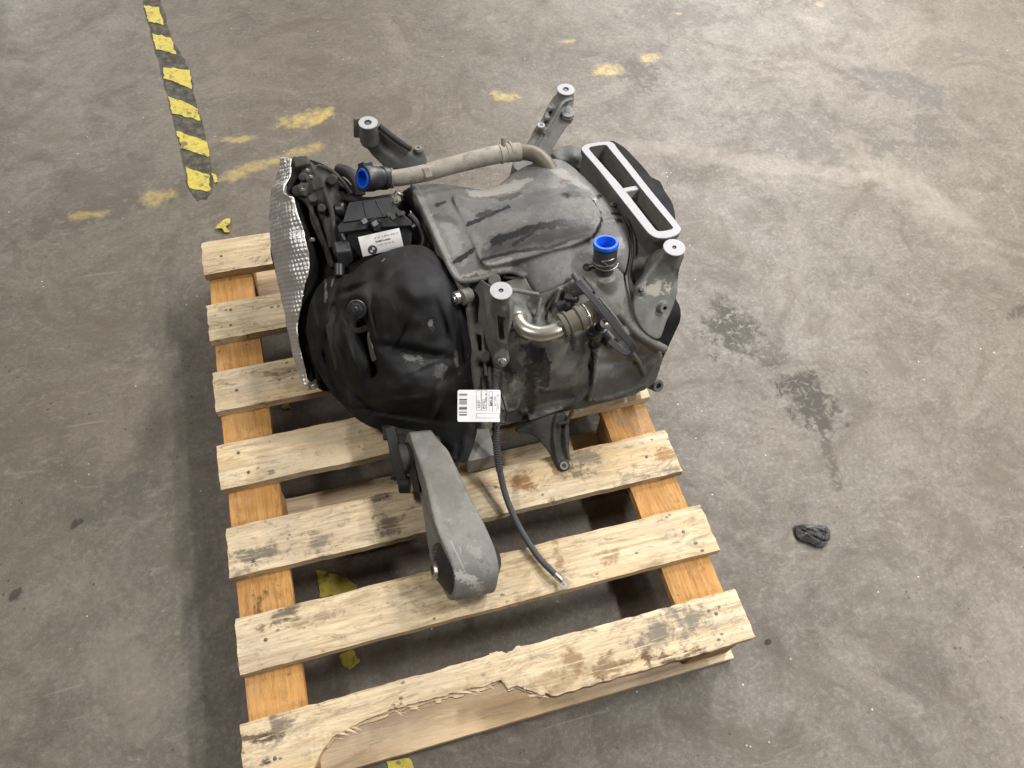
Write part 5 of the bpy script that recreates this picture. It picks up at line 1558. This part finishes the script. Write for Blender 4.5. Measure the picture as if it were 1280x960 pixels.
me = fuse([roll(armg)], 0.0022, 2, cuts=[roll(cyl(bush_c0 - (0.02, 0, 0), bush_c1 + (0.02, 0, 0), 0.0465, seg=36))], name='torque_arm')
arm = part('torque_arm', me, M_arm, 'matt silver aluminium torque arm lying forward')
part('bush', roll(lathe(bush_c0 + (0.006, 0, 0), (1, 0, 0), [(0, 0.016), (0, 0.019), (0.012, 0.038), (0.018, 0.046), (0.085, 0.046), (0.105, 0.040), (0.118, 0.018), (0.118, 0.016)], 36)), M_rubber, parent=arm)
part('bush_sleeve', roll(lathe(bush_c0 - (0.001, 0, 0), (1, 0, 0), [(0, 0.0165), (0, 0.0085), (0.03, 0.0085), (0.03, 0.0165)], 24, closed=True)), M_steel, parent=arm)
part('arm_joint', merge(cyl((arm_x(-1, .46) - 0.012, .465, .238), (arm_x(1, .46) + 0.012, .465, .238), 0.030, 0.030, 24, 0.003)), M_frame)
part('joint_rubber', relief([(506, 566, .262), (512, 566, .262), (520, 590, .258), (524, 614, .25), (517, 612, .235), (511, 590, .24)], [], 1.6, (0.01, 0.01, -0.02)), M_rubber, parent=arm)
part('arm_carrier', relief([(478, 535, .20), (500, 540, .205), (530, 545, .21), (560, 560, .20), (575, 575, .185), (560, 590, .175), (530, 570, .20), (500, 560, .21), (486, 548, .21)], [], 3, (0.0, 0.08, -0.02)), M_frame)

# ---- earth cable with ring terminal
cp = [U(*p) for p in [(619, 470, .330), (619, 500, .300), (620, 530, .262), (621, 560, .226), (625, 590, .196), (634, 625, .172), (650, 660, .160), (672, 695, .158), (692, 716, .160), (700, 723, .1585)]]
cr = px(3.9, cp[4])
cable = part('earth_cable', tube(cp, cr, 70, 10), M_dkgrey)
cs = spline(cp, 200)
cl = []
k = 0
tt = np.linspace(0.05, 0.44, 131)
for i in range(131):
    cl.append((tt[i], 1.22 if i % 3 == 0 else (1.05 if i % 3 == 1 else 1.22)))
seglen = [cs[int(t * 199)] for t, _ in cl]
rad = [cr * (1.34 if (i // 2) % 2 else 1.10) for i in range(131)]
slp = np.array([spline(cp, 1000)[int(t * 999)] for t in tt])
part('corrugated_sleeve', tube(slp, 0, 131, 10, lambda q: rad[min(130, int(round(q * 130)))], smooth=False), M_dkgrey, parent=cable, sharp=20)
tp, tq = U(700, 723, .1585), U(705.5, 730, .1545)
part('crimp', tube([U(694, 717.5, .160), tp, U(703, 726.5, .156)], [cr * 1.15, cr * 1.1, cr * 0.9], 8, 10), M_steel, parent=cable)
part('ring_terminal', lathe(tq, toward(tq, 1, 0, 0, 0.15), [(0, px(6.8, tq)), (0.003, px(6.8, tq)), (0.003, px(3.2, tq)), (0, px(3.2, tq))], 24, closed=True), M_zinc, parent=cable)

# ================================================================== paper tag
t0, t1 = U(571.5, 487.5, .326), U(625.5, 488, .326)
t2, t3 = U(624.5, 527.5, .304), U(572, 527, .304)
tx = (t1 - t0 + t2 - t3) / 2
TW = np.linalg.norm(tx)
tx /= TW
ty = (t0 + t1 - t2 - t3) / 2
TH2 = np.linalg.norm(ty)
ty -= tx * (ty @ tx)
ty /= np.linalg.norm(ty)
tz = np.cross(tx, ty)
tcn = (t0 + t1 + t2 + t3) / 4
tag = thing('paper_tag', 'white printed paper tag with barcode and boxes hanging in front of the black cover', 'tag', tuple(map(float, tcn)))


def on_tag(x, y, e=0.0):
    """x 0..1 across, y 0..1 up; slightly bowed sheet"""
    return tcn + tx * ((x - 0.5) * TW) + ty * ((y - 0.5) * TH2) + tz * (e + 0.002 * math.sin(x * 2.6) - 0.001 * math.cos(y * 3.0))


def tpart(name, g, m, par=None):
    return obj(name, g, m, par or tag, None, 0, False)


rc_ = []
for cxx, cyy, a0 in ((0.965, 0.95, 0), (0.045, 0.94, 90), (0.05, 0.06, 180), (0.99, 0.01, 270)):
    rr = 0.045 if a0 != 270 else 0.008
    for q in np.linspace(a0, a0 + 90, 6):
        rc_.append((cxx + rr * math.cos(math.radians(q)), cyy + rr * 1.35 * math.sin(math.radians(q))))
gx = np.linspace(0.0, 1.0, 17)
P = np.array(rc_)
pts = [tuple(p) for p in P] + [(x, y) for x in gx[1:-1] for y in (0.2, 0.4, 0.6, 0.8)]
vs, _, fs, *_r = delaunay_2d_cdt([Vector(p) for p in pts], [(i, (i + 1) % len(P)) for i in range(len(P))], [], 1, 1e-6)
top = [on_tag(v[0], v[1]) for v in vs]
bot = [on_tag(v[0], v[1], -0.0006) for v in vs]
nv_ = len(top)
F = [tuple(f) for f in fs] + [tuple(i + nv_ for i in f[::-1]) for f in fs]
sheet_ = tpart('sheet', (np.array(top + bot), F), M_paper)


def bar(x0, x1, y0, y1, m, e=0.0007):
    return patch(on_tag, x0, x1, y0, y1, e, 3, 3)


bars = [(0.865, 0.025, 0), (0.835, 0.012, 1), (0.70, 0.022, 1), (0.665, 0.006, 0), (0.64, 0.012, 0), (0.61, 0.014, 0), (0.58, 0.010, 0), (0.555, 0.016, 0), (0.46, 0.026, 0), (0.425, 0.022, 1), (0.39, 0.020, 0), (0.31, 0.020, 0), (0.285, 0.008, 0), (0.225, 0.022, 1), (0.20, 0.008, 0)]
for y, h_, k in bars:
    tpart('barcode_bar', bar(0.045, 0.225, y - h_, y + h_ * 0.5, M_ink), M_ink if k else M_grey_ink, sheet_)


def frame_box(x0, x1, y0, y1, t=0.006):
    tpart('printed_box', merge(bar(x0, x1, y0, y0 + t * 1.4, 0), bar(x0, x1, y1 - t * 1.4, y1, 0), bar(x0, x0 + t, y0, y1, 0), bar(x1 - t, x1, y0, y1, 0)), M_grey_ink, sheet_)


frame_box(0.445, 0.565, 0.355, 0.985)
frame_box(0.555, 0.69, 0.355, 0.985)
frame_box(0.74, 0.83, 0.34, 0.96)
frame_box(0.82, 0.93, 0.34, 0.96)
frame_box(0.445, 0.995, 0.12, 0.265)
print_t = [('A23 871', 0.475, 0.43, 0.055, 0.24, M_grey_ink), ('0419 22 5', 0.585, 0.40, 0.06, 0.30, M_grey_ink), ('31 08 2', 0.655, 0.40, 0.03, 0.50, M_grey_ink),
           ('BMW I01', 0.765, 0.50, 0.055, 0.30, M_ink), ('2311 5548', 0.855, 0.50, 0.05, 0.30, M_grey_ink), ('40277 311 08', 0.945, 0.38, 0.03, 0.50, M_grey_ink)]
for s_, x, y, w_, h_, m_ in print_t:
    V, F, _a = text_mesh(s_)
    Q = np.array([on_tag(x + w_ * (1 - v[1]), y + h_ * v[0], 0.0009) for v in V])
    tpart('print', (Q, F), m_, sheet_)
loop = [on_tag(0.93, 0.06, -0.001), U(630, 530, .290), U(634, 522, .288), U(631, 508, .286), U(627, 495, .300), U(621, 482, .318)]
tpart('tag_loop', tube(loop, 0.0015, 24, 6), M_black)
